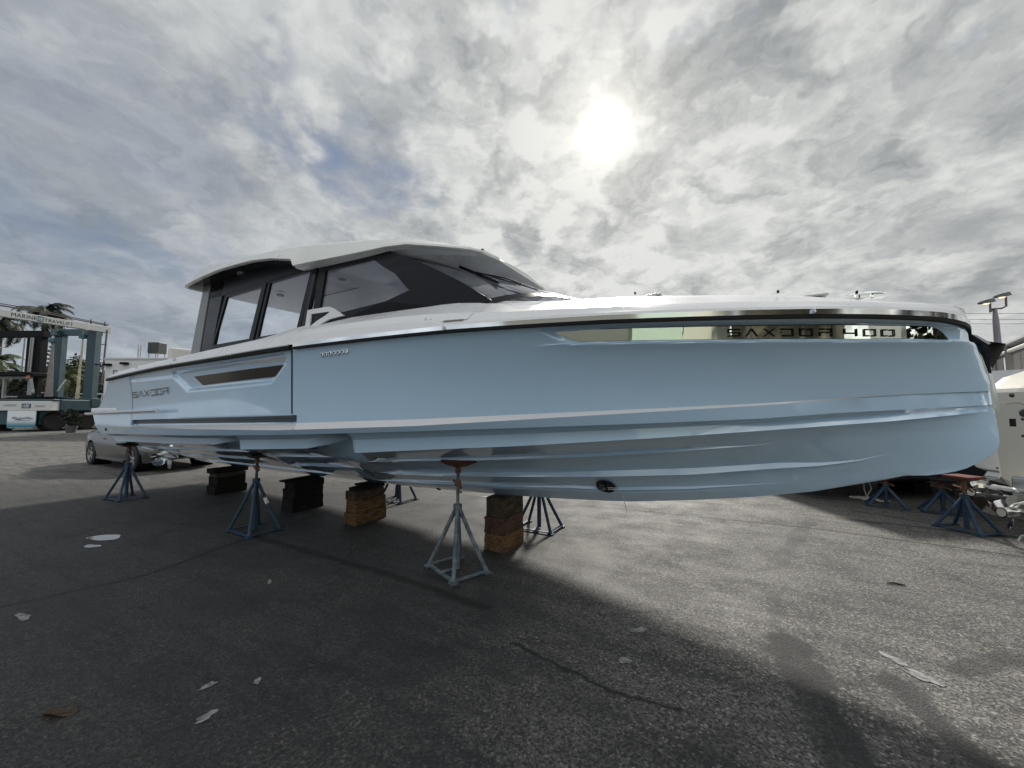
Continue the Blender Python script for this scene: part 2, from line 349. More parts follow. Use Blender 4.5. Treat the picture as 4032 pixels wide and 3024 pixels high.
S_=[0,.02,.05,.09,.14,.2,.27,.34,.41,.48,.56,.65,.75,.86]
x=1.0
while x<5.35: S_.append(x); x+=.10 if not 2.45<x<2.95 else .018
for x in (5.35,5.4,5.45,5.5,5.55,5.58,5.6,5.612,5.625): S_.append(x)
x=5.65
while x<9.0: S_.append(x); x+=.05 if 6.3<x<7.9 else .022
while x<10.15: S_.append(x); x+=.12
S_+=[10.15,10.19,10.205,10.22,10.26,10.35]; x=10.5
while x<12.3: S_.append(x); x+=.15
S_+=[4.88,4.925,4.935,4.97,5.02,6.862,6.872,6.9]
S_=sorted(set(round(q,4) for q in S_+[12.3]))
def row_s(S,z):
    st=interp(STEM,z); s=S+st*max(0,1-S/1.6)**2
    if S>10.5: s=10.5+(S-10.5)*(interp(AFT,z)-10.5)/1.8
    return s
def bumpf(S): return sstep(2.5,4.5,S)*(1-sstep(9.5,10.5,S))
hm=MB(); rows=[]; rmat=[]; rsharp=[]
NT=72
def frac_row(f):
    def fn(S):
        out=None
        zr=interp(ZR,S)-.02; zst=interp(ZST,S); z=zst+(zr-zst)*f
        s=row_s(S,z); zr=interp(ZR,s)-.02; zst=interp(ZST,s); z=zst+(zr-zst)*f
        if S<=0: return (interp(STEM,z),0.,z)
        return (s,vtop(s,z) if s>interp(STEM,z)+.0005 else 0.,z)
    return fn
fr=[i/NT for i in range(NT+1)]; fr=sorted(fr,reverse=True)
for f in fr: rows.append(frac_row(f)); rmat.append(0)
rmat[-1]=1
def curve_row(ZT,vf,delta=0.,dvf=lambda s:0.,dzf=lambda s:0.):
    def fn(S):
        S2=S+delta*bumpf(S)
        z=interp(ZT,S); s=row_s(S,z); 
        if S<=0:
            return (interp(STEM,z) if ZT is not ZKE else .5,0.,z)
        z=interp(ZT,s if ZT is not ZKE else max(s,.5)); st=interp(STEM,z); k=min(1,max(0,(s-st))*2.5)
        return (s+delta*bumpf(S),max(0,vf(max(s-st*.6,0))+dvf(s)*k),z+dzf(s)*k)
    return fn
PF=lambda s: .035*sstep(.55,2.2,s)*(1-sstep(10.4,11.4,s)*.8)
scoop=lambda s: -(.14*(sstep(4.93,4.97,s)*(1-sstep(5.0,5.7,s)))+.14*(sstep(6.87,6.91,s)*(1-sstep(6.95,7.6,s))))
stepz=lambda s: 0.
rows.append(curve_row(ZSB,VST,0,PF)); rmat.append(0)                      # stripe lower edge
rows.append(curve_row(ZC1,VST,0,lambda s:PF(s)-.012-.02*sstep(0,3,s))); rmat.append(0)
VV1=lambda s: VST(s)+PF(s)-.012-.02*sstep(0,3,s)
rows.append(curve_row(ZC1,VV1,0,lambda s:-.055*sstep(-.1,.8,s),lambda s:.008)); rmat.append(0)
V2s=lambda s:V2(s)+.02*sstep(0,2,s)+max(0,VV1(s)-V2(s))*(1-sstep(0,1.0,s))*.85
def mixrow(t,za,zb,va,vb,dv=lambda s:0.,d0=0.,d1=0.):
    ZT=None
    def fn(S):
        zf=lambda s: interp(za,s)*(1-t)+interp(zb,s)*t
        z=zf(S); s=row_s(S,z)
        if S<=0: return (interp(STEM,z),0.,z)
        z=zf(s); st=interp(STEM,z); k=min(1,max(0,(s-st))*2.5); q=max(s-st*.6,0)
        dl=d0*(1-t)+d1*t
        return (s+dl*bumpf(S),max(0,va(q)*(1-t)+vb(q)*t+dv(s)*k),z)
    return fn
V1i=lambda s:VV1(s)-.055*sstep(-.1,.8,s)
rows.append(mixrow(.35,ZC1,ZC2,V1i,V2s,lambda s:-.035*sstep(0,1.5,s)+scoop(s)*.3)); rmat.append(0)
rows.append(mixrow(.7,ZC1,ZC2,V1i,V2s,lambda s:-.018*sstep(0,1.5,s)+scoop(s)*.7)); rmat.append(0)
rows.append(curve_row(ZC2,V2s,0,scoop)); rmat.append(0)
def a3(s): return sstep(1.25,2.6,s)*(1-sstep(4.5,5.0,s))+ .8*sstep(5.45,6.0,s)*(1-sstep(6.5,6.8,s))+.8*sstep(7.1,7.6,s)
def a4(s): return sstep(.55,1.6,s)*1.1*(1-sstep(4.3,5.1,s))+ .8*sstep(5.3,5.9,s)*(1-sstep(6.4,6.8,s))+.8*sstep(7.2,7.8,s)
def a5(s): return .55*sstep(1.1,2.4,s)*(1-sstep(4.7,5.4,s))+.4*sstep(6.0,6.6,s)
V2b=lambda s:V2s(s)+scoop(s)
rows.append(curve_row(ZC2,V2b,0,lambda s:-.06*sstep(-.1,.8,s),lambda s:.006)); rmat.append(0)   # underside of the lower chine
V2i=lambda s:V2b(s)-.06*sstep(-.1,.8,s)
def strake(zprev,vprev,zc,vc,am,d0,d1):
    for t_ in (.25,.5): rows.append(mixrow(t_,zprev,zc,vprev,vc,lambda s,t_=t_:-.06*t_*am(s),d0,d1)); rmat.append(0)
    rows.append(mixrow(.8,zprev,zc,vprev,vc,lambda s:-.045*am(s),d0,d1)); rmat.append(0)
    rows.append(curve_row(zc,vc,d1,lambda s:-.006*am(s),lambda s:.050*am(s))); rmat.append(0)
    rows.append(curve_row(zc,vc,d1,lambda s:.010*am(s))); rmat.append(0)
    rows.append(curve_row(zc,vc,d1,lambda s:-.070*am(s),lambda s:.004*am(s))); rmat.append(0)
strake(ZC2,V2i,ZC3,V3,a3,0,.2); V3i=lambda s:V3(s)-.070*a3(s)
strake(ZC3,V3i,ZC4,V4,a4,.2,.35); V4i=lambda s:V4(s)-.070*a4(s)
strake(ZC4,V4i,ZC5,V5,a5,.35,.5)
for t_ in (.25,.5,.75): rows.append(mixrow(t_,ZC5,ZKE,V5,lambda s:.012,lambda s:0.,.5,.6)); rmat.append(0)
rows.append(curve_row(ZKE,lambda s:.010*min(1,s),.6)); rmat.append(0)
rows.append(curve_row(ZKE,lambda s:0.,.6)); rmat.append(0)
NS_=len(S_)
for side in (1,-1):
    grid=[[fn(S) for S in S_] for fn in rows]
    vs=[(s,v*side,z) for r in grid for s,v,z in r]; o=len(hm.v); hm.v+=vs
    for i in range(len(rows)-1):
        for j in range(NS_-1):
            a=o+i*NS_+j; q=(a,a+1,a+NS_+1,a+NS_); hm.f.append(q if side<0 else q[::-1]); hm.mi.append(rmat[i]); hm.sm.append(True)
    if side>0: GRID=grid
# transom
star=[r[-1] for r in GRID]
port=[(s,-v,z) for s,v,z in star]
for i in range(len(star)-1): hm.add([star[i],port[i],port[i+1],star[i+1]],[(0,1,2,3)],0)
hull=hm.build('hull',[GEL,STRIPE],boat,sharp=24,fix=False)
# weld for clean shading
bm=bmesh.new(); bm.from_mesh(hull.data); bmesh.ops.remove_doubles(bm,verts=bm.verts,dist=.0004); bmesh.ops.recalc_face_normals(bm,faces=bm.faces); bm.to_mesh(hull.data)
HB=BVHTree.FromBMesh(bm); bm.free(); hull.data.set_sharp_from_angle(angle=R(26))
def hull_out(s,z,off=.004,side=1):      # point on the topside at station s, height z
    h=HB.ray_cast(Vector((s,side*3.,z)),Vector((0,-side,0)))
    if h[0] is None: return Vector((s,side*(RV(s)+off),z))
    nrm=h[1] if h[1].y*side>0 else -h[1]
    return h[0]+nrm*off
def hull_hit(px_,py_,off=.004):        # point of the hull surface seen at a photo pixel
    o=MBI@Vector((0,0,CAMH)); dd=(MBI.to_3x3()@ray(px_,py_)).normalized(); h=HB.ray_cast(o,dd)
    if h[0] is None: return hull_hit(px_,py_+4,off)
    nrm=h[1]; nrm=nrm if nrm.dot(dd)<0 else -nrm
    return h[0]+nrm*off,nrm
def ribbon(poly,off=.004,side=1,step=.05):   # polygon in (s,z) draped on the topside: dense quad strip between lower and upper edge
    s0=min(p[0] for p in poly); s1=max(p[0] for p in poly); k=max(2,int((s1-s0)/step)); mb=MB(); prev=None
    for i in range(k+1):
        s=s0+(s1-s0)*(i/k); s=min(max(s,s0+1e-4),s1-1e-4); zs=[]
        for a,b in zip(poly,poly[1:]+poly[:1]):
            if (a[0]-s)*(b[0]-s)<=0 and abs(a[0]-b[0])>1e-9: zs.append(a[1]+(b[1]-a[1])*(s-a[0])/(b[0]-a[0]))
        if len(zs)<2: continue
        cur=[hull_out(s,min(zs)+(max(zs)-min(zs))*t,off,side) for t in (0,.5,1)]
        if prev: mb.add(prev+cur,[(0,1,4,3),(1,2,5,4)],0,True)
        prev=cur
    return mb
# bow window strips and the side windows
for side in (1,-1):
    g=[(2.775,2.195)]+[(s,interp(ZR,s)-.048) for s in (2.4,2.0,1.6,1.2,.9,.6,.46)]+[(.40,2.13),(.355,2.066)]+[(s,interp(ZK,s)+.016) for s in (.6,.9,1.2,1.6,2.0,2.4,2.60)]
    ribbon(g,.005,side,.03).build('bow_window',MIRROR,boat,fix=False)
    ribbon(SWIN,.006,side,.02).build('side_window',mat('side_window_glass',(.16,.15,.14),.03,metal=1),boat,fix=False)
    ribbon([(5.63,1.548),(5.63,1.475),(10.2,1.375),(10.2,1.438)],.004,side,.2).build('sill_shade_strip',mat('painted_sill_shade',(.02,.045,.06),.4),boat,fix=False)  # dark strip paints in the shade of the sill recess
    # vertical break of the fold-out side
    mb=MB(); L=[hull_hit(1150,1379+i*(1664-1379)/16,.003)[0] for i in range(17)]
    for a,b in zip(L[:-1],L[1:]): mb.add([Vector((a.x-.012,a.y*side,a.z)),Vector((a.x+.012,a.y*side,a.z)),Vector((b.x+.012,b.y*side,b.z)),Vector((b.x-.012,b.y*side,b.z))],[(0,1,2,3)])
    mb.build('door_seam',BLACK,boat,fix=False)
    mb=MB(); zs=[1.36+i*(2.15-1.36)/12 for i in range(13)]
    for a,b in zip(zs[:-1],zs[1:]): mb.add([hull_out(10.205,a,.002,side),hull_out(10.222,a,.002,side),hull_out(10.222,b,.002,side),hull_out(10.205,b,.002,side)],[(0,1,2,3)])
    mb.build('panel_seam',mat('panel_seam',(.10,.16,.21),.5),boat,fix=False)
# ---- lettering on the topside (stencil capitals)
GL={'S':[(0,.83,1,1),(0,.42,.13,.9),(0,.42,1,.58),(.87,.06,1,.58),(0,0,1,.17)],
 'A':[[(0,0),(.14,0),(.56,1),(.43,1)],[(1,0),(.86,0),(.43,1),(.56,1)]],
 'X':[[(0,0),(.16,0),(1,1),(.84,1)],[(1,0),(.84,0),(0,1),(.16,1)]],
 'D':[(0,.83,1,1),(.87,0,1,1),(.1,0,1,.17),(0,.42,.12,.60)],
 'O':[(0,.04,.12,.96),(0,.83,.44,1),(0,0,.44,.17),(.56,.83,1,1),(.56,0,1,.17),(.88,.04,1,.96)],
 'R':[(0,0,.12,.50),(.02,.83,.44,1),(.56,.83,1,1),(.88,.45,1,.96),(0,.42,.40,.58),(.50,.42,.95,.58),(.87,0,1,.40)],
 '4':[(0,.40,.12,1),(0,.33,.9,.50),(.87,0,1,1)]}
GL['0']=GL['O']
def letter(ch,sa,sb,za,zb,off,side=1):      # sa..sb = left..right edge station; za,zb=(bottom,top) at left / right
    mb=MB()
    for st in GL[ch]:
        if isinstance(st,tuple):
            x0,y0,x1,y1=st; P4=[(x0,y0),(x1,y0),(x1,y1),(x0,y1)]
        else: P4=st
        k=4
        L=[];
        for i in range(k+1):
            t=i/k; e0=[P4[0][q]+(P4[1][q]-P4[0][q])*t for q in(0,1)]; e1=[P4[3][q]+(P4[2][q]-P4[3][q])*t for q in(0,1)]
            row=[]
            for e in (e0,e1):
                s=sa+(sb-sa)*e[0]; b=za[0]+(zb[0]-za[0])*e[0]; tt=za[1]+(zb[1]-za[1])*e[0]
                row.append(hull_out(s,b+(tt-b)*e[1],off,side))
            L.append(row)
        for a,b in zip(L[:-1],L[1:]): mb.add([a[0],b[0],b[1],a[1]],[(0,1,2,3)])
    return mb
LT=[('S',1.62,1.545),('A',1.515,1.44),('X',1.41,1.34),('D',1.31,1.235),('O',1.20,1.125),('R',1.09,1.015),('4',.95,.875),('0',.84,.77),('0',.74,.665)]
for ch,a,b in LT:
    zb=lambda s:(interp([(.66,2.085),(.95,2.09),(1.42,2.103),(1.62,2.108)],s),interp([(.66,2.132),(.95,2.143),(1.42,2.156),(1.62,2.162)],s))
    letter(ch,a,b,zb(a),zb(b),.011).build('lettering',INK,boat,fix=False)
for ch,a,b in [('S',10.17,9.93),('A',9.88,9.68),('X',9.63,9.42),('D',9.36,9.18),('O',9.12,8.99),('R',8.96,8.72)] and [('S',10.17,9.95),('A',9.91,9.68),('X',9.65,9.43),('D',9.39,9.19),('O',9.15,8.96),('R',8.91,8.72)]:
    zb=lambda s:(1.80+(10.17-s)*.026,1.895+(10.17-s)*.03)
    letter(ch,a,b,zb(a),zb(b),.012).build('lettering',mat('dark_chrome',(.16,.17,.18),.12,metal=1),boat,fix=False)
# ---- rub rail
def railpts(s0,s1,dz,dv,side,k=60):
    return [Vector((s,side*(RV(s)+dv),interp(ZR,s)+dz)) for s in [s0+(s1-s0)*i/k for i in range(k+1)]]
def sweep(pts,prof,mb,outs=None):
    # profile (outward, up) along pts
    rings=[]
    for i,p in enumerate(pts):
        t=(pts[min(i+1,len(pts)-1)]-pts[max(i-1,0)]); t.z=0; t.normalize(); o=Vector((-t.y,t.x,0))
        if outs and o.dot(outs)<0: o=-o
        rings.append([p+o*a+Vector((0,0,b)) for a,b in prof])
    mb.loft(rings,cap=True)
ROUND=[(.028*math.cos(a),.017*math.sin(a)) for a in [R(q) for q in range(-90,91,30)]]+[(-.01,.017),(-.01,-.017)]
FLAT=[(.020,.012),(.024,0),(.020,-.011),(-.01,-.011),(-.01,.012)]
bowpts=[]
def bow_path(dz,dv):
    L=[]
    for s in [5.50,5.2,4.8,4.4,4,3.6,3.2,2.8,2.4,2.1,1.8,1.5,1.2,1.0,.8,.65,.52,.42,.34,.28,.24,.20,.17]: L.append(Vector((s-.012*sstep(.6,.1,s),RVB(s)+dv,interp(ZR,s)+dz-.022*(1-sstep(.13,.5,s)))))
    nose=L[-1]; half=L[:]
    mid_=[Vector((.138,.055,nose.z-.003))]
    L=half+mid_+[Vector((.118,0,nose.z-.004))]+[Vector((q.x,-q.y,q.z)) for q in reversed(half+mid_)]
    return L
mb=MB(); sweep(bow_path(.012,.004),ROUND,mb,None)
fwd_rail=mb.build('rub_rail',CHROME,boat)
mb=MB(); sweep(bow_path(-.018,.002),FLAT,mb,None); mb.build('rubber_strake',BLACK,boat)
for side in (1,-1):
    mb=MB(); sweep(railpts(5.545,11.25,.012,.004,side),ROUND,mb,Vector((0,side,0))); mb.build('rub_rail',CHROME,boat)
    mb=MB(); sweep(railpts(5.545,11.25,-.02,.002,side),FLAT,mb,Vector((0,side,0))); mb.build('rubber_strake',BLACK,boat)
    mb=MB(); sweep([Vector((s,side*(RV(s)+.02),1.595+(s-8.8)*-.018)) for s in [8.8+i*.175 for i in range(20)]]+[Vector((12.38,side*1.66,1.535))],[(a*1.3,b*1.5) for a,b in ROUND],mb,Vector((0,side,0))); mb.build('fender_rail',CHROME,boat)
for s in (1.13,3.64,8.44,6.69):
    mb=MB(); p=Vector((s,RV(s)+.012,interp(ZR,s)+.012)); mb.box(p,(.012,.056,.030),R(8)); mb.build('rail_joint',CHROMED,boat,bevel=.004)
# ---- deck, gunwale and coachroof
ZCR=[(0,2.27),(.3,2.29),(.6,2.305),(1.41,2.335),(2.12,2.355),(3.14,2.385),(3.44,2.41),(4,2.44),(4.7,2.445),(5.8,2.43),(8.1,2.385),(10,2.33),(11.3,2.27)]
ZCO=[(0,2.315),(.23,2.34),(.6,2.375),(.95,2.44),(1.38,2.51),(1.79,2.57),(2.29,2.64),(2.95,2.70),(3.49,2.755),(5.6,2.78)]
ZCB=[(3.27,2.50),(3.6,2.56),(3.87,2.59),(5.17,2.64),(5.6,2.62)]
def zmid(s):
    a=interp(ZCR,s)+.022; 
    if s<3.0: return a
    if s<3.4: return a+(interp(ZCB,s)-a)*sstep(3.0,3.4,s)
    return interp(ZCB,s)
DS=[0,.04,.08,.14,.22,.32,.45,.6,.8,1.0]+[1.0+i*.2 for i in range(1,23)]+[5.5,5.6]
dk=MB(); 
for side in (1,-1):
    G=[]
    for s0 in DS:
        s=s0+.135; vr=RVB(s); zr=interp(ZR,s); zc=interp(ZCR,s); zo=interp(ZCO,s)
        vc=max(0,vr-.085*min(1,s0*4)); vm=max(0,min(1.25,vr*.84)) if s0>3.0 else vc*.9; vo=min(.42,vc*.5)
        G.append([(s-.012,vr+.006,zr+.022-.02*(1-sstep(0,.4,s0))),(s-.01,max(0,vr-.004),zr+.05),(s,max(0,vr-.03*min(1,s0*4)),zr+(zc-zr)*.62),(s,vc,zc),(s,max(0,vc-.03),zc+.013),(s,vm,zmid(s)),(s,(vm+vo)/2,zmid(s)*.42+zo*.58),(s,vo,zo),(s,vo*.4,zo+.012),(s,0,zo+.015)])
    k=len(G[0]); vs=[(a,b*side,c) for r in G for a,b,c in r]; o=len(dk.v); dk.v+=vs
    for i in range(len(G)-1):
        for j in range(k-1):
            a=o+i*k+j; dk.f.append((a,a+1,a+k+1,a+k)); dk.mi.append(0); dk.sm.append(True)
dkend=[(DS[-1]+.13,v,z) for v,z in ((1.25,2.62),(.42,2.78),(0,2.79),(-.42,2.78),(-1.25,2.62),(-1.25,1.7),(1.25,1.7))]
dk.poly(dkend)
deck=dk.build('foredeck',WHITE,boat,sharp=22,fix=False)
bm=bmesh.new(); bm.from_mesh(deck.data); bmesh.ops.remove_doubles(bm,verts=bm.verts,dist=.0005); bmesh.ops.recalc_face_normals(bm,faces=bm.faces); bm.to_mesh(deck.data); bm.free(); deck.data.set_sharp_from_angle(angle=R(14))
for side in (1,-1):
    mb=MB(); rings=[]
    for s in [5.56+i*.2 for i in range(28)]+[11.2]:
        vr=RV(s); zr=interp(ZR,s); zc=interp(ZCR,s); b=(.06*(1-sstep(5.6,6.5,s)))
        rings.append([(s,side*(vr+.006),zr+.022),(s,side*(vr-.004),zr+.05),(s,side*(vr-.04),zr+(zc-zr)*.65),(s,side*(vr-.10),zc+b*.6),(s,side*(vr-.15),zc+.012+b),(s,side*(vr-.36),zc+.01+b),(s,side*(vr-.38),1.75),(s,side*(vr-.36),1.7),(s,side*(vr-.25),1.9)])
    mb.loft(rings); mb.build('bulwark',WHITE,boat,sharp=28)
mb=MB(); mb.box((8.4,0,1.70),(5.6,2.7,.06)); mb.box((11.2,0,1.95),(.12,3.0,.5)); mb.build('cockpit_floor',WHITE,boat)
mb=MB(); mb.prism([(11.0,1.62,1.55),(12.32,1.62,1.55),(12.55,1.3,1.55),(12.55,-1.3,1.55),(12.32,-1.62,1.55),(11.0,-1.62,1.55)],(0,0,.09)); mb.build('swim_platform',WHITE,boat,bevel=.02)
mb=MB(); mb.box((10.7,.55,2.34),(.6,1.2,.34)); mb.box((10.35,.55,2.6),(.12,1.2,.25)); mb.build('sunpad',mat('cushion',(.5,.5,.5),.8),boat,bevel=.04)
# gunwale fittings
def deck_pt(s,k,off=.003):
    vr=RV(s); zr=interp(ZR,s); zc=interp(ZCR,s); a=Vector((s,vr+.002,zr+.05)); b=Vector((s,vr-.085,zc)); return a.lerp(b,k)+Vector((0,.45,.2)).normalized()*off
mb=MB(); mb.add([deck_pt(3.69,.22,.006),deck_pt(3.45,.22,.006),deck_pt(3.43,.97,.006),deck_pt(3.665,.97,.006)],[(0,1,2,3)]); 
mb.build('fuel_hatch',WHITE,boat,fix=False); 
mb=MB(); mb.add([deck_pt(3.665,.15,.010),deck_pt(3.48,.15,.010),deck_pt(3.48,.26,.010),deck_pt(3.665,.26,.010)],[(0,1,2,3)]); mb.build('hatch_slot',mat('hatch_slot_beige',(.22,.22,.19),.5),boat,fix=False)
for s,r in ((3.86,.014),(3.81,.007)):
    mb=MB(); mb.lathe([(r,0),(r*1.1,.004),(r*.5,.008)],deck_pt(s,.5),(0,1,.4),14); mb.build('deck_filler_cap',CHROMED,boat)
for s in (8.44,9.9,10.9):
    mb=MB(); mb.lathe([(.022,0),(.022,.012),(.01,.02)],Vector((s,RV(s)-.02,interp(ZR,s)+.09)),(0,1,.3),12); mb.build('nav_fitting',CHROMED,boat)
# cleat, deck hatches, pin lights
mb=MB(); c=Vector((.745,.33,2.41)); ax=Vector((1,-.0,.04)).normalized()
mb.box(c+Vector((0,0,.003)),(.20,.05,.006))
for q in (-.035,.035): mb.tube([c+ax*q*1.3+Vector((0,0,0)),c+ax*q+Vector((0,0,.016)),c+ax*q+Vector((0,0,.034))],[.016,.011,.013],8)
mb.tube([c+ax*t+Vector((0,0,.040-abs(t)**2*.8)) for t in (-.115,-.09,-.05,0,.05,.09,.115)],[.004,.009,.012,.013,.012,.009,.004],8); mb.build('mooring_cleat',CHROME,boat)
mb=MB(); mb.box((2.2,.25,2.644),(.14,.3,.02)); mb.build('deck_hatch',CHROMED,boat,bevel=.006)
mb=MB(); mb.box((1.03,.15,2.477),(.16,.4,.018)); mb.build('deck_hatch',CHROMED,boat,bevel=.006)
for s in (2.33,1.28,.83):
    mb=MB(); mb.lathe([(.008,0),(.008,.02),(.004,.024)],(s,.52,interp(ZCO,s)-.01),(0,.2,1),8); mb.build('deck_stud',BLACK,boat)
# vents
for i,s in enumerate((5.12,5.06,5.00,4.94,4.885,4.83,4.775)):
    z=2.150+(5.12-s)*.035; p=hull_out(s,z,.002); mb=MB(); mb.lathe([(.021,0),(.021,.007),(.014,.008),(.0135,.0)],p,(0,1,0),16,cap=False); o=mb.build('vent_ring',CHROME,boat)
    mb=MB(); mb.lathe([(.0135,0),(.0001,.0005)],p,(0,1,0),12); mb.build('vent_hole',BLACK if i<6 else CHROMED,boat)
# ---- bow thruster
tc_,tn=hull_hit(2392,1916,.0)
tc2=(hull_hit(2350,1905,0)[0]+hull_hit(2420,1925,0)[0])/2
n3=Vector((0,1,-.15)).normalized()
mb=MB(); k=24; rings=[]
for rr,dp in ((1.22,.004),(1.06,-.004),(1.0,-.03),(.96,-.14)):
    ring=[]
    for j in range(k):
        a=2*math.pi*j/k; p=tc2+Vector((math.cos(a)*.088*rr,0,math.sin(a)*.070*rr)); h=HB.ray_cast(Vector((p.x,2,p.z)),Vector((0,-1,0)))
        y=h[0].y if h[0] else tc2.y
        ring.append(Vector((p.x,(y if rr>1.01 else min(y,tc2.y+.03))+dp+ (.006 if rr>1.01 else .0),p.z)))
    rings.append(ring)
mb.loft(rings[:2],cap=False); mb.build('thruster_lip',GEL,boat)
hole=[]
for rr in (0.,.35,.7,1.04):
    ring=[]
    for j in range(k):
        a=2*math.pi*j/k; p=tc2+Vector((math.cos(a)*.088*rr,0,math.sin(a)*.070*rr)); h=HB.ray_cast(Vector((p.x,2,p.z)),Vector((0,-1,0))); y=h[0].y if h[0] else tc2.y-.02
        ring.append(Vector((p.x,y+.007,p.z)))
    hole.append(ring)
mb=MB(); mb.loft(hole,cap=False); mb.build('thruster_tunnel',BLACKG,boat,fix=False)
mb=MB(); cc=tc2+Vector((0,.022,0)); mb.lathe([(.002,.02),(.014,.0),(.016,-.03)],cc,(0,1,0),10)
for j in range(5):
    a=R(72*j+20); dq=Vector((math.cos(a),0,math.sin(a))); t=Vector((-dq.z,0,dq.x)); mb.add([cc+dq*.012-t*.008,cc+dq*.058-t*.018+Vector((0,.008,0)),cc+dq*.062+t*.004,cc+dq*.012+t*.008],[(0,1,2,3)])
mb.build('thruster_propeller',mat('dark_bronze',(.05,.05,.055),.25,metal=.6),boat,fix=False)
mb=MB(); q1,_=hull_hit(2434,1922,.006); q2,_=hull_hit(2452,1938,.02); q3=bl(wb(*q2))+Vector((-.06,.08,-.16)); mb.tube([cc+Vector((-.03,.02,0)),q1,q2,q3],.0035,6); mb.build('pull_cord',mat('pale_cord',(.55,.55,.5),.8),boat)
for a,b in (((4.9,.0),(.03)),((4.55,0),(.02))):
    mb=MB(); mb.lathe([(b,0),(b,.01)],(a[0],.14,.60),(0,.5,-.85),12); mb.build('drain_plug',BLACK,boat)
mb=MB(); pq,_=hull_hit(418,1690,.003); mb.lathe([(.03,0),(.03,.006),(.02,.008)],pq,(0,1,0),14); mb.build('exhaust_outlet',BLACK,boat)
# ---- stem plate and anchor
mb=MB(); L=[]
for z,sx in ((2.06,.05),(1.98,.015),(1.9,-.02),(1.8,-.045),(1.72,-.06),(1.66,-.04),(1.60,.0)): st_0=interp(STEM,z); L.append([(st_0-.045,-.05,z),(st_0+.10,-.10,z),(st_0+.10,.0,z),(st_0-.004,.012,z)])
L=[[Vector(q) for q in r] for r in L]; mb.loft(L); mb.build('stem_plate',CHROMED,boat)
mb=MB(); mb.loft([[Vector(q) for q in r] for r in ([(.115,.02,2.14),(.30,-.1,2.14),(.115,-.16,2.14),(.06,-.06,2.14)],[(.04,.02,2.06),(.2,-.1,2.06),(.03,-.2,2.06),(-.02,-.09,2.08)],[(.04,.012,1.97),(.15,-.1,1.97),(.04,-.14,1.97),(.0,-.07,1.96)],[(.03,.008,1.86),(.1,-.08,1.86),(.04,-.1,1.86),(.02,-.05,1.86)])],sm=False); mb.build('anchor',BLACKG,boat)
mb=MB(); mb.loft([[Vector(q) for q in r] for r in ([(.03,-.09,2.105),(.1,-.22,2.105),(.03,-.23,2.09)],[(-.10,-.12,2.075),(-.02,-.2,2.08),(-.09,-.22,2.07)],[(-.085,-.12,2.03),(-.01,-.2,2.03),(-.07,-.21,2.03)],[(-.01,-.08,1.90),(.06,-.15,1.90),(.02,-.16,1.9)])],sm=False); mb.build('anchor_fluke',mat('anchor_grey',(.14,.135,.12),.3,metal=.6),boat)
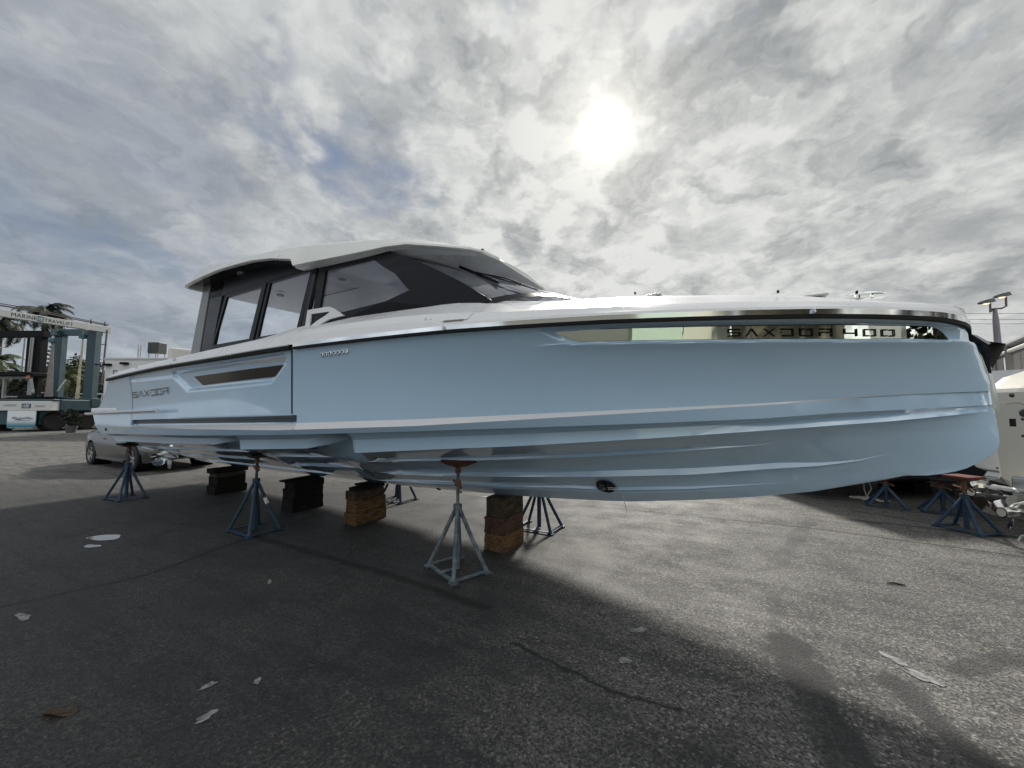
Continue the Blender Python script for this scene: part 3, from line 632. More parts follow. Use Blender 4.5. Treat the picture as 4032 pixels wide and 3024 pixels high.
# ---- wheelhouse
def slab(poly,th,m,name,parent=None,plane=None,bev=0):
    """polygon of (s,z) on the side plane v=plane(z); thickness inward"""
    mb=MB(); n_=len(poly)
    a=[Vector((s,plane(s,z),z)) for s,z in poly]; sg=1 if a[0].y>0 else -1
    mb.prism(a,(0,-sg*th,0)); return mb.build(name,m,parent or boat,bevel=bev)
def PLv(side): return lambda s,z: side*(1.335-(z-2.5)*.06-(.11*sstep(4.4,3.3,s) if False else .0)-max(0,(4.6-s))*.10)
for side in (1,-1):
    pl=PLv(side); pin=lambda s,z: side*(abs(PLv(1)(s,z))-.02); pout=lambda s,z: side*(abs(PLv(1)(s,z))+.012)
    # front side window: pane + black border pieces
    front=[(5.86,2.50),(5.78,3.30),(4.74,3.29),(4.45,3.16),(4.1,2.99),(3.75,2.79),(3.42,2.57),(3.6,2.50)]
    mb=MB(); mb.poly([Vector((s,pin(s,z),z)) for s,z in front]); mb.build('side_glass',GLASSD,boat,fix=False)
    def frame(outer,inner,name,m=DARK,th=.03,pf=pl):
        mb=MB(); k=len(outer)
        for i in range(k):
            j=(i+1)%k; q=[outer[i],outer[j],inner[j],inner[i]]
            mb.prism([Vector((s,pf(s,z),z)) for s,z in q],(0,-side*th,0))
        return mb.build(name,m,boat)
    inn=[(5.72,2.66),(5.66,3.22),(4.86,3.20),(4.66,3.06),(4.52,2.98),(4.35,2.80),(4.32,2.78),(4.62,2.70)]
    frame(front,inn,'window_frame')
    # sliding door panes
    for nm,o_,i_ in (('door_frame',[(8.30,2.42),(8.03,3.31),(6.93,3.31),(7.14,2.42)],[(8.22,2.56),(7.98,3.25),(7.04,3.25),(7.22,2.56)]),
                     ('door_frame',[(7.08,2.42),(6.88,3.31),(5.87,3.31),(6.10,2.42)],[(7.00,2.56),(6.84,3.27),(5.96,3.27),(6.14,2.56)])):
        frame(o_,i_,nm); mb=MB(); mb.poly([Vector((s,pin(s,z),z)) for s,z in i_]); mb.build('side_glass',GLASS,boat,fix=False)
    slab([(5.99,2.42),(6.05,2.42),(5.87,3.32),(5.80,3.32)],.05,BLACKG,'pillar',plane=pout)
    # dark header over the doors up to the roof
    slab([(8.75,3.30),(8.75,3.56),(6.2,3.50),(5.95,3.36),(4.6,3.26),(4.6,3.22),(5.8,3.29)],.05,DARK,'header',plane=pl)
    # aft pillar: dark inner web and grey outer face
    mb=MB(); z0,z1=2.36,3.56
    mb.prism([Vector((s,pl(s,z),z)) for s,z in ((8.62,z0),(8.60,z1),(8.1,z1),(8.28,z0))],(0,-side*.06,0)); mb.build('pillar_web',BLACKG,boat)
    mb=MB(); mb.prism([Vector((s,pout(s,z)+side*.0,z)) for s,z in ((8.93,z0),(8.76,z1),(8.53,z1),(8.62,z0))],(0,-side*.10,0)); mb.build('aft_pillar',mat('grey_pillar',(.13,.135,.14),.3,coat=.3),boat,bevel=.008)
    # white quarter piece with its small triangular window
    def qp(x,y):
        X=700+x/2.765; Y=900+y/2.765; o=MBI@Vector((0,0,CAMH)); dd=MBI.to_3x3()@ray(X,Y); t=(1.36-o.y)/dd.y; p=o+dd*t; return (p.x,p.z)
    O_=[qp(1383,1078),qp(1412,888),qp(1640,848),qp(1680,862),qp(1800,945),qp(1645,985),qp(1530,1052)]; I_=[qp(1432,1062),qp(1452,930),qp(1640,903),qp(1652,910),qp(1600,950),qp(1520,1000),qp(1450,1055)]
    mb=MB()
    for i in range(7):
        j=(i+1)%7; mb.prism([Vector((s,side*1.36,z)) for s,z in (O_[i],O_[j],I_[j],I_[i])],(0,-side*.03,0))
    mb.build('quarter_trim',WHITE,boat); mb=MB(); mb.prism([Vector((s,side*1.345,z)) for s,z in I_],(0,-side*.006,0)); mb.build('quarter_window',DARK,boat)
    mb=MB(); mb.prism([Vector((s,side*1.335,z)) for s,z in ((5.86,2.5),(5.5,2.5),(5.25,2.6),(5.45,2.72),(5.82,2.76))],(0,-side*.02,0)); mb.build('lower_trim',DARK,boat)
# windscreen (raked, wrapped)
def pv(s): return 1.33-max(0,(4.6-s))*.10
TOP=[]; BOT=[]
for i in range(13):
    t=-1+i/6.; v=t; TOP.append(Vector((4.33+.38*abs(t)**2.2,v*1.235,3.25-.015*abs(t)))); BOT.append(Vector((2.98+.50*abs(t)**2.4,v*1.19,2.73-.20*abs(t)**3)))
mb=MB(); mb.loft([TOP,[a.lerp(b,.5)+Vector((-.03,0,.02)) for a,b in zip(TOP,BOT)],BOT],cap=False,closed=False); ws=mb.build('windscreen',GLASSD,boat,fix=False)
mb=MB()
T2=[a.lerp(b,.06)+Vector((-.008,0,.006)) for a,b in zip(TOP,BOT)]; mb.loft([[p+Vector((-.004,0,.002)) for p in TOP],T2],cap=False,closed=False)
B2=[b.lerp(a,.07)+Vector((-.010,0,.008)) for a,b in zip(TOP,BOT)]; mb.loft([B2,[p+Vector((-.006,0,.004)) for p in BOT]],cap=False,closed=False)
for k_ in (0,12): mb.tube([TOP[k_],BOT[k_]],.035,6)
mb.build('windscreen_frame',DARK,boat,fix=False)
mb=MB(); a=TOP[6].lerp(BOT[6],.10)+Vector((-.05,0,.03)); b=BOT[6]+Vector((-.05,0,.03)); mb.tube([a,b],.019,8); mb.lathe([(.022,-.02),(.022,.02)],a,(0,1,0),12); mb.lathe([(.022,-.02),(.022,.02)],b,(0,1,0),12); mb.build('windscreen_bar',CHROME,boat)
for v0 in (.62,-.55):
    i0=6+v0*6; f=lambda t,v: None
    def wsp(t,u):
        k_=(u+1)*6; i=int(min(11,max(0,k_))); fr_=k_-i; A=TOP[i].lerp(TOP[i+1],fr_); B_=BOT[i].lerp(BOT[i+1],fr_); return A.lerp(B_,t)+Vector((-.045,0,.03))
    mb=MB(); p0=wsp(.93,v0); p1=wsp(.42,v0+.02); mb.tube([p0,p0.lerp(p1,.5)+Vector((-.02,0,.02)),p1],.008,6); mb.tube([p0+Vector((0,.03,0)),p1+Vector((0,.03,0))],.006,6)
    mb.bar(wsp(.10,v0-.12),wsp(.72,v0+.12),.012,.03); mb.build('wiper',BLACK,boat)
# interior
mb=MB(); mb.box((4.55,0,2.38),(1.1,2.3,.5)); mb.build('dashboard',DARK,boat,bevel=.05)
mb=MB(); mb.box((4.02,0,2.42),(.9,2.0,.3)); mb.build('dash_liner',mat('liner_pale',(.35,.35,.36),.5),boat,bevel=.03)
for v in (.55,-.55):
    mb=MB(); mb.box((6.0,v,2.15),(.5,.55,.16)); mb.box((6.28,v,2.35),(.14,.55,.42)); mb.tube([(6.0,v,1.72),(6.0,v,2.1)],.07); mb.build('helm_seat',mat('seat_grey',(.10,.10,.11),.6),boat,bevel=.03)
# roof
RT=[(3.76, 0.55, 3.225, 3.245), (3.8, 0.8, 3.222, 3.25), (3.87, 0.93, 3.218, 3.258), (4.1, 1.12, 3.225, 3.335), (4.36, 1.31, 3.232, 3.39), (4.6, 1.37, 3.235, 3.445), (5.0, 1.4, 3.243, 3.52), (5.4, 1.42, 3.262, 3.588), (5.8, 1.44, 3.283, 3.647), (6.06, 1.45, 3.295, 3.687), (6.1, 1.455, 3.38, 3.692), (6.2, 1.46, 3.4, 3.7), (6.5, 1.48, 3.46, 3.728), (6.9, 1.5, 3.505, 3.765), (7.3, 1.5, 3.53, 3.797), (7.8, 1.5, 3.548, 3.835), (8.3, 1.49, 3.545, 3.87), (8.7, 1.47, 3.535, 3.895), (8.95, 1.45, 3.53, 3.9), (9.12, 1.4, 3.54, 3.885), (9.24, 1.3, 3.565, 3.845), (9.3, 1.15, 3.6, 3.8)]
mb=MB(); rings=[]
for s,w_,zl,zu in RT:
    c_=min(.30,w_*.3)*min(1,.35+(s-3.76)/1.0); r=[]
    for side in (1,-1):
        q=[(s,side*(w_-.035),zl),(s,side*w_,zl+.012),(s,side*(w_-.012),zl+.035),(s,side*(w_-c_*.62),(zl if s<6.08 else min(zl,3.30+.11*(s-6.08)))*.2+zu*.80),(s,side*(w_-c_),zu-.004),(s,side*(w_-c_-.1),zu+.008),(s,side*w_*.3,zu+.03)]
        r.append(q)
    rings.append([Vector(p) for p in r[0]+r[1][::-1]])
mb.loft(rings,cap=True); roof=mb.build('roof',ROOFW,boat,sharp=20)
mb=MB(); r2=[]
for s,w_,zl,zu in RT:
    if s<=6.08: r2.append([Vector((s+.02,-(w_-.04),zl-.003)),Vector((s+.02,-.4,zl+.01)),Vector((s+.02,.4,zl+.01)),Vector((s+.02,w_-.04,zl-.003))])
mb.loft(r2,cap=False,closed=False); mb.build('visor_soffit',SOFFIT,boat,fix=False)
mb=MB(); r2=[]
for s,w_,zl,zu in RT:
    if s>=6.10: r2.append([Vector((s-.015,-(w_-.04),zl-.004)),Vector((s-.015,-.4,zl-.004)),Vector((s-.015,.4,zl-.004)),Vector((s-.015,w_-.04,zl-.004))])
mb.loft(r2,cap=False,closed=False); mb.build('aft_soffit',BLACKG,boat,fix=False)
mb=MB(); r2=[]
for s,w_,zl,zu in RT:
    if 4.5<s<8.4: r2.append([Vector((s,-1.24,min(zl-.012,3.30+(s-4.6)*.01))),Vector((s,1.24,min(zl-.012,3.30+(s-4.6)*.01)))])
mb.loft(r2,cap=False,closed=False); mb.build('ceiling',CEIL,boat,fix=False)
for v in (-.55,.55):
    mb=MB(); mb.box((6.2,v,3.285),(1.9,.02,.01)); mb.build('ceiling_batten',DARK,boat)
for s,v in ((5.9,.9),(7.3,.9),(5.0,.9)):
    mb=MB(); mb.lathe([(.05,0),(.05,-.02),(.03,-.025)],(s,v,3.29),(0,0,1),14); mb.build('ceiling_light',DARK,boat)
for s,v in ((7.6,1.28),(6.7,1.28)):
    mb=MB(); mb.lathe([(.06,0),(.06,-.02),(.045,-.024)],(s,v,3.54),(0,0,1),16); mb.build('soffit_light',CHROMED,boat)
for v in (-.8,-.5,-.2,.1,.4,.7): 
    mb=MB(); mb.box((3.86,v,3.305),(.02,.03,.012)); mb.build('roof_light',BLACK,boat)
# ---- drives under the stern
def propeller(mb,c,ax,r,nb=3,twist=35,hub=.05,hl=.2,ph=0):
    ax=Vector(ax).normalized(); u=ax.orthogonal().normalized(); q=ax.cross(u); c=Vector(c)
    mb.lathe([(hub*.9,-hl/2),(hub*1.05,0),(hub*.95,hl/2),(hub*.8,hl/2+.01)],c,ax,16)
    for j in range(nb):
        a=2*math.pi*j/nb+ph; rad=u*math.cos(a)+q*math.sin(a); tan=ax.cross(rad); rows_=[]
        for k in range(6):
            t=k/5; rr=hub+(r-hub)*t; wd=r*(.28+.62*math.sin(math.pi*min(1,.15+t*.72)))*(1 if k<5 else .35); tw=R(twist+30*(1-t)); dirv=tan*math.cos(tw)+ax*math.sin(tw)
            cen=c+rad*rr+tan*(.12*r*t*t)
            rows_.append([cen-dirv*wd/2+ax*.004,cen-dirv*wd/4+ax*.012,cen+ax*.014,cen+dirv*wd/4+ax*.012,cen+dirv*wd/2+ax*.004,cen+dirv*wd/2-ax*.003,cen-ax*.002,cen-dirv*wd/2-ax*.003])
        mb.loft(rows_)
def drive(parent,s,v,z,name='stern_drive'):
    mb=MB(); mb.loft([[Vector((s-.45+a,v+b,zz_)) for a,b in ((0,0),(.12,.05),(.34,.03),(.42,0),(.34,-.03),(.12,-.05))] for zz_ in (z+.45,z+.2,z+.02)]); mb.lathe([(.01,.50),(.05,.42),(.075,.25),(.075,0),(.06,-.1)],(s-.0,v,z),(-1,0,0),16)
    mb.add([(s-.30,v,z-.02),(s-.05,v,z-.02),(s-.12,v,z-.24),(s-.26,v,z-.24)],[(0,1,2,3)]); mb.prism([Vector((s-.30,v-.008,z-.02)),Vector((s-.05,v-.008,z-.02)),Vector((s-.12,v-.008,z-.24)),Vector((s-.26,v-.008,z-.24))],(0,.016,0))
    mb.prism([Vector((s-.55,v-.14,z+.25)),Vector((s+.05,v-.14,z+.25)),Vector((s+.05,v+.14,z+.25)),Vector((s-.55,v+.14,z+.25))],(0,0,.015))
    mb.build(name,mat('drive_grey',(.33,.34,.35),.28,metal=.8),parent)
    mb=MB(); propeller(mb,(s+.12,v,z),(1,0,0),.23,3,ph=.3); propeller(mb,(s+.24,v,z),(1,0,0),.20,3,twist=-35,ph=1.1); mb.build('propeller',CHROME,parent)
drive(boat,11.75,.62,.66); drive(boat,11.75,-.62,.66)
mb=MB(); mb.prism([Vector((11.0,1.0,.86)),Vector((11.6,1.0,.80)),Vector((11.6,.75,.72)),Vector((11.0,.75,.78))],(0,0,.012)); mb.build('trim_tab',CHROMED,boat)
mb=MB(); mb.prism([Vector((11.0,-1.0,.86)),Vector((11.6,-1.0,.80)),Vector((11.6,-.75,.72)),Vector((11.0,-.75,.78))],(0,0,.012)); mb.build('trim_tab',CHROMED,boat)
# ================================================================ STANDS
def build_stand(z_top,label,m=BLUEP,mp=BLACK,h_base=.62,spread=.36,rod=BLUEP,padtilt=0.,legs=((0,1),(1,0),(0,-1),(-1,0)),loc=(0,0,0),rz=0.):
    """tripod-style boat stand: centre pipe, four splayed legs, base bars, screw and tilting pad"""
    t=empty('boat_stand',loc,rz); tag(t,label,'boat stand','boat stands')
    mb=MB(); mb.tube([(0,0,.02),(0,0,h_base+.02)],.028,12); mb.lathe([(.045,0),(.045,.05)],(0,0,h_base-.02),(0,0,1),12); mb.build('centre_pipe',m,t)
    F=[Vector((spread*math.cos(R(a)),spread*math.sin(R(a))*1.05,.02)) for a in (35,145,215,325)]
    for q in F:
        mb=MB(); mb.tube([Vector((q.x*.09,q.y*.09,h_base-.03)),Vector((q.x*.5,q.y*.5,h_base*.52)),q],.021,8); mb.box((q.x,q.y,.012),(.07,.07,.016)); mb.build('leg',m,t)
    mb=MB()
    for a,b in ((0,3),(1,2),(0,1)): mb.bar(F[a]+Vector((0,0,.006)),F[b]+Vector((0,0,.006)),.04,.012)
    mb.bar((0,0,.025),(F[0]+F[1])/2+Vector((0,0,.006)),.035,.012); mb.build('base_bar',m,t)
    mb=MB(); mb.tube([(0,0,h_base),(0,0,z_top-.07)],.017,12); mb.build('screw_rod',rod,t)
    hb=h_base+.62*(z_top-.09-h_base); mb=MB(); mb.tube([(-.10,.03,hb-.03),(-.04,0,hb),(.04,0,hb),(.12,-.02,hb+.01)],.014,8); mb.lathe([(.032,-.02),(.032,.025)],(0,0,hb),(0,0,1),10); mb.build('turn_handle',RUST,t)
    mb=MB(); c=math.cos(padtilt); s=math.sin(padtilt); M=Matrix.Rotation(padtilt,3,'X')
    mb.add([M@Vector(p)+Vector((0,0,z_top-.03)) for p in [(-.14,-.14,.01),(.14,-.14,.01),(.14,.14,.01),(-.14,.14,.01),(-.14,-.14,.035),(.14,-.14,.035),(.14,.14,.035),(-.14,.14,.035)]],[(3,2,1,0),(4,5,6,7),(0,1,5,4),(1,2,6,5),(2,3,7,6),(3,0,4,7)]); 
    o1=mb.build('pad',mp,t,bevel=.004)
    mb=MB(); mb.add([M@Vector(p)+Vector((0,0,z_top-.03)) for p in [(-.14,-.14,.008),(.14,-.14,.008),(.14,.14,.008),(-.14,.14,.008),(-.06,-.06,-.035),(.06,-.06,-.035),(.06,.06,-.035),(-.06,.06,-.035)]],[(0,1,2,3),(7,6,5,4),(0,4,5,1),(1,5,6,2),(2,6,7,3),(3,7,4,0)]); mb.lathe([(.03,-.02),(.03,.05)],(0,0,z_top-.11),(0,0,1),10); mb.build('pad_bracket',RUST,t)
    return t
def hull_z(wp,extra=0.):   # underside height of the hull above a ground point
    p=bl(wp); h=HB.ray_cast(Vector((p.x,p.y,0.)),Vector((0,0,1)))
    return h[0].z if h[0] else 1.0
WS=[((-.55,3.98),'worn grey stand with rusty red pad under the bow, nearest of all the stands',GALV,REDP,R(128),.62),
    ((-3.42,5.23),'blue stand with a white sticker on one leg under the middle of the yacht',BLUEP,BLACK,R(150),.66),
    ((-7.01,7.12),'blue stand under the stern in front of the silver car',BLUEP,BLACK,R(155),.62),
    ((-2.03,6.99),'dark stand beyond the keel seen behind the timber stack with the bright lower beams',mat('dark_blue_paint',(.02,.04,.07),.6,var=.3,vscale=20),BLACK,R(150),.66),
    ((.37,5.36),'blue stand beyond the keel right of the front timber stack',BLUEP,BLACK,R(150),.62)]
for (x,y),lb,m,mp,rz,hb in WS:
    zt=hull_z((x,y,0)); sidev=bl((x,y,0)).y; st_=build_stand(zt-.004,lb,m,mp,hb,.31,GALV if m is GALV else m,0.,loc=(x,y,0),rz=rz)
    if 'sticker' in lb:
        q=Vector((.31*math.cos(R(35)),.31*math.sin(R(35))*1.05,.02)); a=q.lerp(Vector((0,0,.6)),.50); b=q.lerp(Vector((0,0,.6)),.66)
        F=[Vector((.31*math.cos(R(a_)),.31*math.sin(R(a_))*1.05,.02)) for a_ in (35,145,215,325)]
        # leg that points to the right of the picture
        best=max(F,key=lambda q:(Matrix.Rotation(rz,3,'Z')@q).x); A=Vector((best.x*.5,best.y*.5,hb*.52)); B2_=Vector((best.x*.09,best.y*.09,hb-.03))
        mb=MB(); mb.tube([A.lerp(B2_,.05),A.lerp(B2_,.32)],.0235,10,cap=False); mb.build('sticker',mat('sticker_white',(.6,.6,.6),.5,var=.4,vscale=30),st_)
# ================================================================ TIMBER BLOCKS UNDER THE KEEL
WOODM={}
def wood(kind):
    if kind in WOODM: return WOODM[kind]
    base={'tan':(.16,.095,.045),'old':(.085,.065,.045),'grey':(.075,.07,.06),'black':(.016,.014,.013),'red':(.10,.06,.045)}[kind]
    m=bpy.data.materials.new('timber_'+kind); m.use_nodes=True; b=m.node_tree.nodes['Principled BSDF']; q=N(m.node_tree)
    t=q.add('ShaderNodeTexCoord').outputs['Object']; mp=q.add('ShaderNodeMapping'); q.put(mp.inputs[0],t); mp.inputs['Scale'].default_value=(14,2.2,16)
    g=q.noise(mp.outputs[0],3.,6,.65,.4); g2=q.noise(t,4.,4,.6); k=q.m('MULTIPLY',q.ss(g,.32,.66),q.ss(g2,.3,.6,.55,1.))
    q.put(b.inputs['Base Color'],q.mix(k,tuple(x*.35 for x in base),tuple(x*1.15 for x in base))); b.inputs['Roughness'].default_value=.85; b.inputs['Specular IOR Level'].default_value=.2
    bn=q.add('ShaderNodeBump'); q.put(bn.inputs['Height'],g); bn.inputs['Strength'].default_value=.6; bn.inputs['Distance'].default_value=.012; q.put(b.inputs['Normal'],bn.outputs[0]); WOODM[kind]=m; return m
def timber(cx_,cy_,z0,L,W,Hh,rz,kind,label,group='timber blocks stacked under the keel',rough=.010):
    r_=random.Random(int(abs(cx_*971+z0*577))+3); mb=MB(); nx=4; ny=8; nz=3
    # irregular beam: subdivided box, edges knocked
    def P(i,j,k):
        x=-W/2+W*i/nx; y=-L/2+L*j/ny; z=Hh*k/nz
        e=(i in(0,nx))+(j in(0,ny))+(k in(0,nz)); a=rough*(1.2 if e>1 else .4)
        if k==0 or k==nz: dz=(r_.random()-.5)*a*.5*(0 if 0 else 1)
        else: dz=0
        dz=min(dz,0) if k==nz else (max(dz,0) if k==0 else dz)
        return (x+(r_.random()-.5)*a,y+(r_.random()-.5)*a,z+dz)
    idx={}
    def vid(i,j,k):
        if (i,j,k) not in idx: idx[(i,j,k)]=len(mb.v); mb.v.append(P(i,j,k))
        return idx[(i,j,k)]
    def q4(a,b,c,d_): mb.f.append((a,b,c,d_)); mb.mi.append(0); mb.sm.append(False)
    for j in range(ny):
        for k in range(nz):
            for i in (0,nx): q4(vid(i,j,k),vid(i,j+1,k),vid(i,j+1,k+1),vid(i,j,k+1))
    for i in range(nx):
        for k in range(nz):
            for j in (0,ny): q4(vid(i,j,k),vid(i+1,j,k),vid(i+1,j,k+1),vid(i,j,k+1))
    for i in range(nx):
        for j in range(ny):
            for k in (0,nz): q4(vid(i,j,k),vid(i+1,j,k),vid(i+1,j+1,k),vid(i,j+1,k))
    o=mb.build('timber_block',wood(kind),None,bevel=.005); o.location=(cx_,cy_,z0); o.rotation_euler=(0,0,rz); tag(o,label,'timber block',group); return o
TR=R(-30)
def keelz(x,y): 
    p=bl((x,y,0)); h=HB.ray_cast(Vector((p.x,0.004,0.)),Vector((0,0,1))); return h[0].z if h[0] else .55
def stack(c,near,layers,who):
    x,y=c; kz=keelz(x,y); hs=[l[0] for l in layers]; k=(kz-.004)/sum(hs); z=0
    for (h,kind,dx,rz,L,W,lb) in layers:
        timber(x+dx*.5,y+dx,z,L,W,h*k-.002,TR+rz,kind,lb+' '+who); z+=h*k
nm4='in the stack right of the grey stand'
stack((-.09,4.68),0,[(.22,'tan',0,0,.46,.27,'pale lowest timber'),(.21,'red',0,.02,.45,.28,'reddish middle timber'),(.25,'old',.01,-.02,.44,.25,'dark split top timber')],nm4)
nm3='in the tan timber stack'
stack((-2.13,5.74),0,[(.155,'tan',0,0,.55,.24,'bright tan lowest timber'),(.165,'tan',.0,.015,.53,.22,'tan knotted timber'),(.12,'old',-.02,-.03,.5,.22,'dark worn timber third from the ground'),(.04,'black',.01,.06,.46,.24,'thin charred plank'),(.03,'black',.03,-.1,.3,.26,'thin topmost plank')],nm3)
nm2='in the black stack behind the stickered stand'
stack((-3.42,6.42),0,[(.19,'black',0,0,.52,.30,'wide lowest timber'),(.15,'black',.0,.03,.5,.31,'second timber from the ground'),(.12,'black',.02,-.03,.5,.28,'second timber from the top'),(.03,'black',.0,.1,.75,.14,'long thin top plank')],nm2)
nm1='in the stack nearest the stern'
stack((-5.62,7.72),0,[(.15,'black',0,0,.55,.34,'wide lowest timber'),(.17,'black',.0,.03,.5,.33,'second timber from the ground'),(.07,'grey',.0,-.03,.5,.32,'pale scuffed board'),(.09,'black',.0,.05,.6,.3,'wedge-ended top timber')],nm1)
# ================================================================ GROUND
gm=bpy.data.materials.new('worn_asphalt'); gm.use_nodes=True; b=gm.node_tree.nodes['Principled BSDF']; q=N(gm.node_tree)
t=q.add('ShaderNodeTexCoord').outputs['Object']
big=q.noise(t,.35,4,.55); med=q.noise(t,1.7,5,.6); fine=q.noise(t,55.,4,.65); agg=q.vor(t,85.,'F1','Color'); aggd=q.vor(t,85.)
xx_,yy_,_z=q.sep(q.v('ADD',t,q.v('MULTIPLY',med,(.15,.15,0))))
streak=q.noise(q.comb(q.m('ADD',q.m('MULTIPLY',xx_,.62),q.m('MULTIPLY',yy_,-.33)),q.m('ADD',q.m('MULTIPLY',xx_,2.6),q.m('MULTIPLY',yy_,4.9)),0.),1.0,6,.68)
base=q.mix(q.ss(big,.3,.7),(.125,.121,.113),(.190,.183,.168))
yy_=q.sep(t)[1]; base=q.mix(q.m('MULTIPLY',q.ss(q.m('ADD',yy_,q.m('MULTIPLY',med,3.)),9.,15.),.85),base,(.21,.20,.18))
base=q.mix(q.m('MULTIPLY',q.ss(med,.44,.66),.50),base,(.075,.073,.071))
base=q.mix(q.m('MULTIPLY',q.ss(streak,.47,.60),.72),base,(.05,.049,.05))
sp=q.sep(agg)[0]
base=q.mix(q.ss(sp,.05,.70,.92,.0),base,(.018,.018,.019))
base=q.mix(q.m('MULTIPLY',q.ss(sp,.86,.92),.55),base,(.33,.32,.30))
base=q.mix(q.ss(fine,.40,.60,.0,.60),base,(.035,.034,.034))
pz=q.v('ADD',t,q.v('MULTIPLY',q.v('SUBTRACT',q.noise(t,3.2,5,.6,0,1),(.5,.5,.5)),(.34,.34,0)))
pz2=q.v('ADD',t,q.v('MULTIPLY',q.v('SUBTRACT',q.noise(t,9.,4,.6,0,1),(.5,.5,.5)),(.10,.10,0)))
stain_shade=None
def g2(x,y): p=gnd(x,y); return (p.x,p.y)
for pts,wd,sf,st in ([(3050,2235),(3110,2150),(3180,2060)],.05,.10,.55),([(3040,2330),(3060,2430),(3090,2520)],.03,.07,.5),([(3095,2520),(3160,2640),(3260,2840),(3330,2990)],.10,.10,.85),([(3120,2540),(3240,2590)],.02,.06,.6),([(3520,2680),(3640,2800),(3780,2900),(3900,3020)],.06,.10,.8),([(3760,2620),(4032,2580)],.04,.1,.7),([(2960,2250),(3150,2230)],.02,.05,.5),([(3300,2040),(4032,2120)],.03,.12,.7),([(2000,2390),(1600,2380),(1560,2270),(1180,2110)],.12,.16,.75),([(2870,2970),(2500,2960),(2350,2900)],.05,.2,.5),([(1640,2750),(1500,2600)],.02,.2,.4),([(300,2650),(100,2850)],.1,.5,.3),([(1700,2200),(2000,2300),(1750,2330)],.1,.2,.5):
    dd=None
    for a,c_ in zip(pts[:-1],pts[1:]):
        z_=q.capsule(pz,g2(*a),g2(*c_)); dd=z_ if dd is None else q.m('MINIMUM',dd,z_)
    z_=q.m('MULTIPLY',q.ss(dd,wd,wd+sf*.6,1.,0.),st); stain_shade=z_ if stain_shade is None else q.m('MAXIMUM',stain_shade,z_)
stain_shade=q.m('MULTIPLY',stain_shade,q.ss(med,.25,.5,.6,1.))
# yacht's shade deepened in the ground colour on the left, with a ragged outline
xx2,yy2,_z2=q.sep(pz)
ground_shade=q.ss(q.m('ADD',xx2,q.m('ADD',q.m('MULTIPLY',q.m('SUBTRACT',med,.5),3.2),q.m('MULTIPLY',yy2,-.25))),.9,-1.6)
ground_shade=q.m('MULTIPLY',ground_shade,q.ss(yy2,11.,6.5))
stain_shade=q.m('MAXIMUM',stain_shade,q.m('MULTIPLY',ground_shade,q.ss(med,.3,.7,.90,.62)))  # real stains and the painted shade share one mask
base=q.mix(stain_shade,base,(.018,.018,.020))
# the paving joints
dl=None
for pts,wd in (([(2330,1992),(3200,2080),(4032,2193)],.026),([(3350,2010),(4032,2119)],.022),([(0,2392),(560,2270),(1000,2110),(1300,2010)],.020),([(1000,2110),(1560,2270),(1900,2390)],.045),([(2020,2530),(2400,2720),(2680,2800)],.014),([(0,2050),(330,1985)],.02)):
    for a,c_ in zip(pts[:-1],pts[1:]):
        z_=q.ss(q.capsule(pz2,g2(*a),g2(*c_)),wd*.4,wd*1.8,1.,0.); dl=z_ if dl is None else q.m('MAXIMUM',dl,z_)
base=q.mix(q.m('MULTIPLY',dl,.9),base,(.010,.010,.010))
cr=q.vor(q.v('ADD',t,q.v('MULTIPLY',q.noise(t,2.5,5,.65,0,1),(.8,.8,0))),.55,'DISTANCE_TO_EDGE'); crm=q.m('MULTIPLY',q.ss(cr,.0,.009,1.,0.),q.ss(big,.36,.48))
base=q.mix(q.m('MULTIPLY',crm,.6),base,(.012,.012,.012))
# spilled white paint
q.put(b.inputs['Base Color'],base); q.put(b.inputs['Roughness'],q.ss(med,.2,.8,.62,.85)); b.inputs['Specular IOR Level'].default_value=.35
bn=q.add('ShaderNodeBump'); q.put(bn.inputs['Height'],q.m('ADD',q.m('MULTIPLY',aggd,1.2),q.m('MULTIPLY',fine,.8))); bn.inputs['Strength'].default_value=.45; bn.inputs['Distance'].default_value=.006; q.put(b.inputs['Normal'],bn.outputs[0])
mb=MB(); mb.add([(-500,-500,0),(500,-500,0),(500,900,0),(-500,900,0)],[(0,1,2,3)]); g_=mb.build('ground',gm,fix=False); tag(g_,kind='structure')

pm=mat('old_white_paint',(.17,.172,.172),.6,var=.5,vscale=28); mb=MB(); r_=random.Random(12)
for a,c_,wd in (((800,2712),(840,2690),.017),((785,2840),(840,2806),.020),((1010,2690),(1018,2676),.014),((3480,2575),(3560,2620),.022),((3590,2650),(3680,2685),.034),((70,2420),(110,2440),.02),((2495,2485),(2540,2478),.022),((2440,2600),(2480,2605),.02),((1060,2300),(1062,2285),.012),((1880,1955),(2060,1962),.03)):
    A=Vector(g2(*a)); C_=Vector(g2(*c_)); d_=C_-A; wd*=1.6; L=d_.length/2+wd*.5; ang=math.atan2(d_.y,d_.x); n_=26; pts=[]; ph=[r_.random()*6.3 for _ in range(6)]
    for i in range(n_):
        th=2*math.pi*i/n_; k=1+.10*math.sin(2*th+ph[0])+.13*math.sin(3*th+ph[1])+.12*math.sin(5*th+ph[2])+.08*math.sin(8*th+ph[3])+r_.uniform(-.06,.06); x=L*k*math.cos(th); y=wd*.85*k*math.sin(th)
        pts.append(((A.x+C_.x)/2+x*math.cos(ang)-y*math.sin(ang),(A.y+C_.y)/2+x*math.sin(ang)+y*math.cos(ang),.004))
    mb.poly(pts)
o=mb.build('paint_marks',pm,fix=False); tag(o,kind='structure')
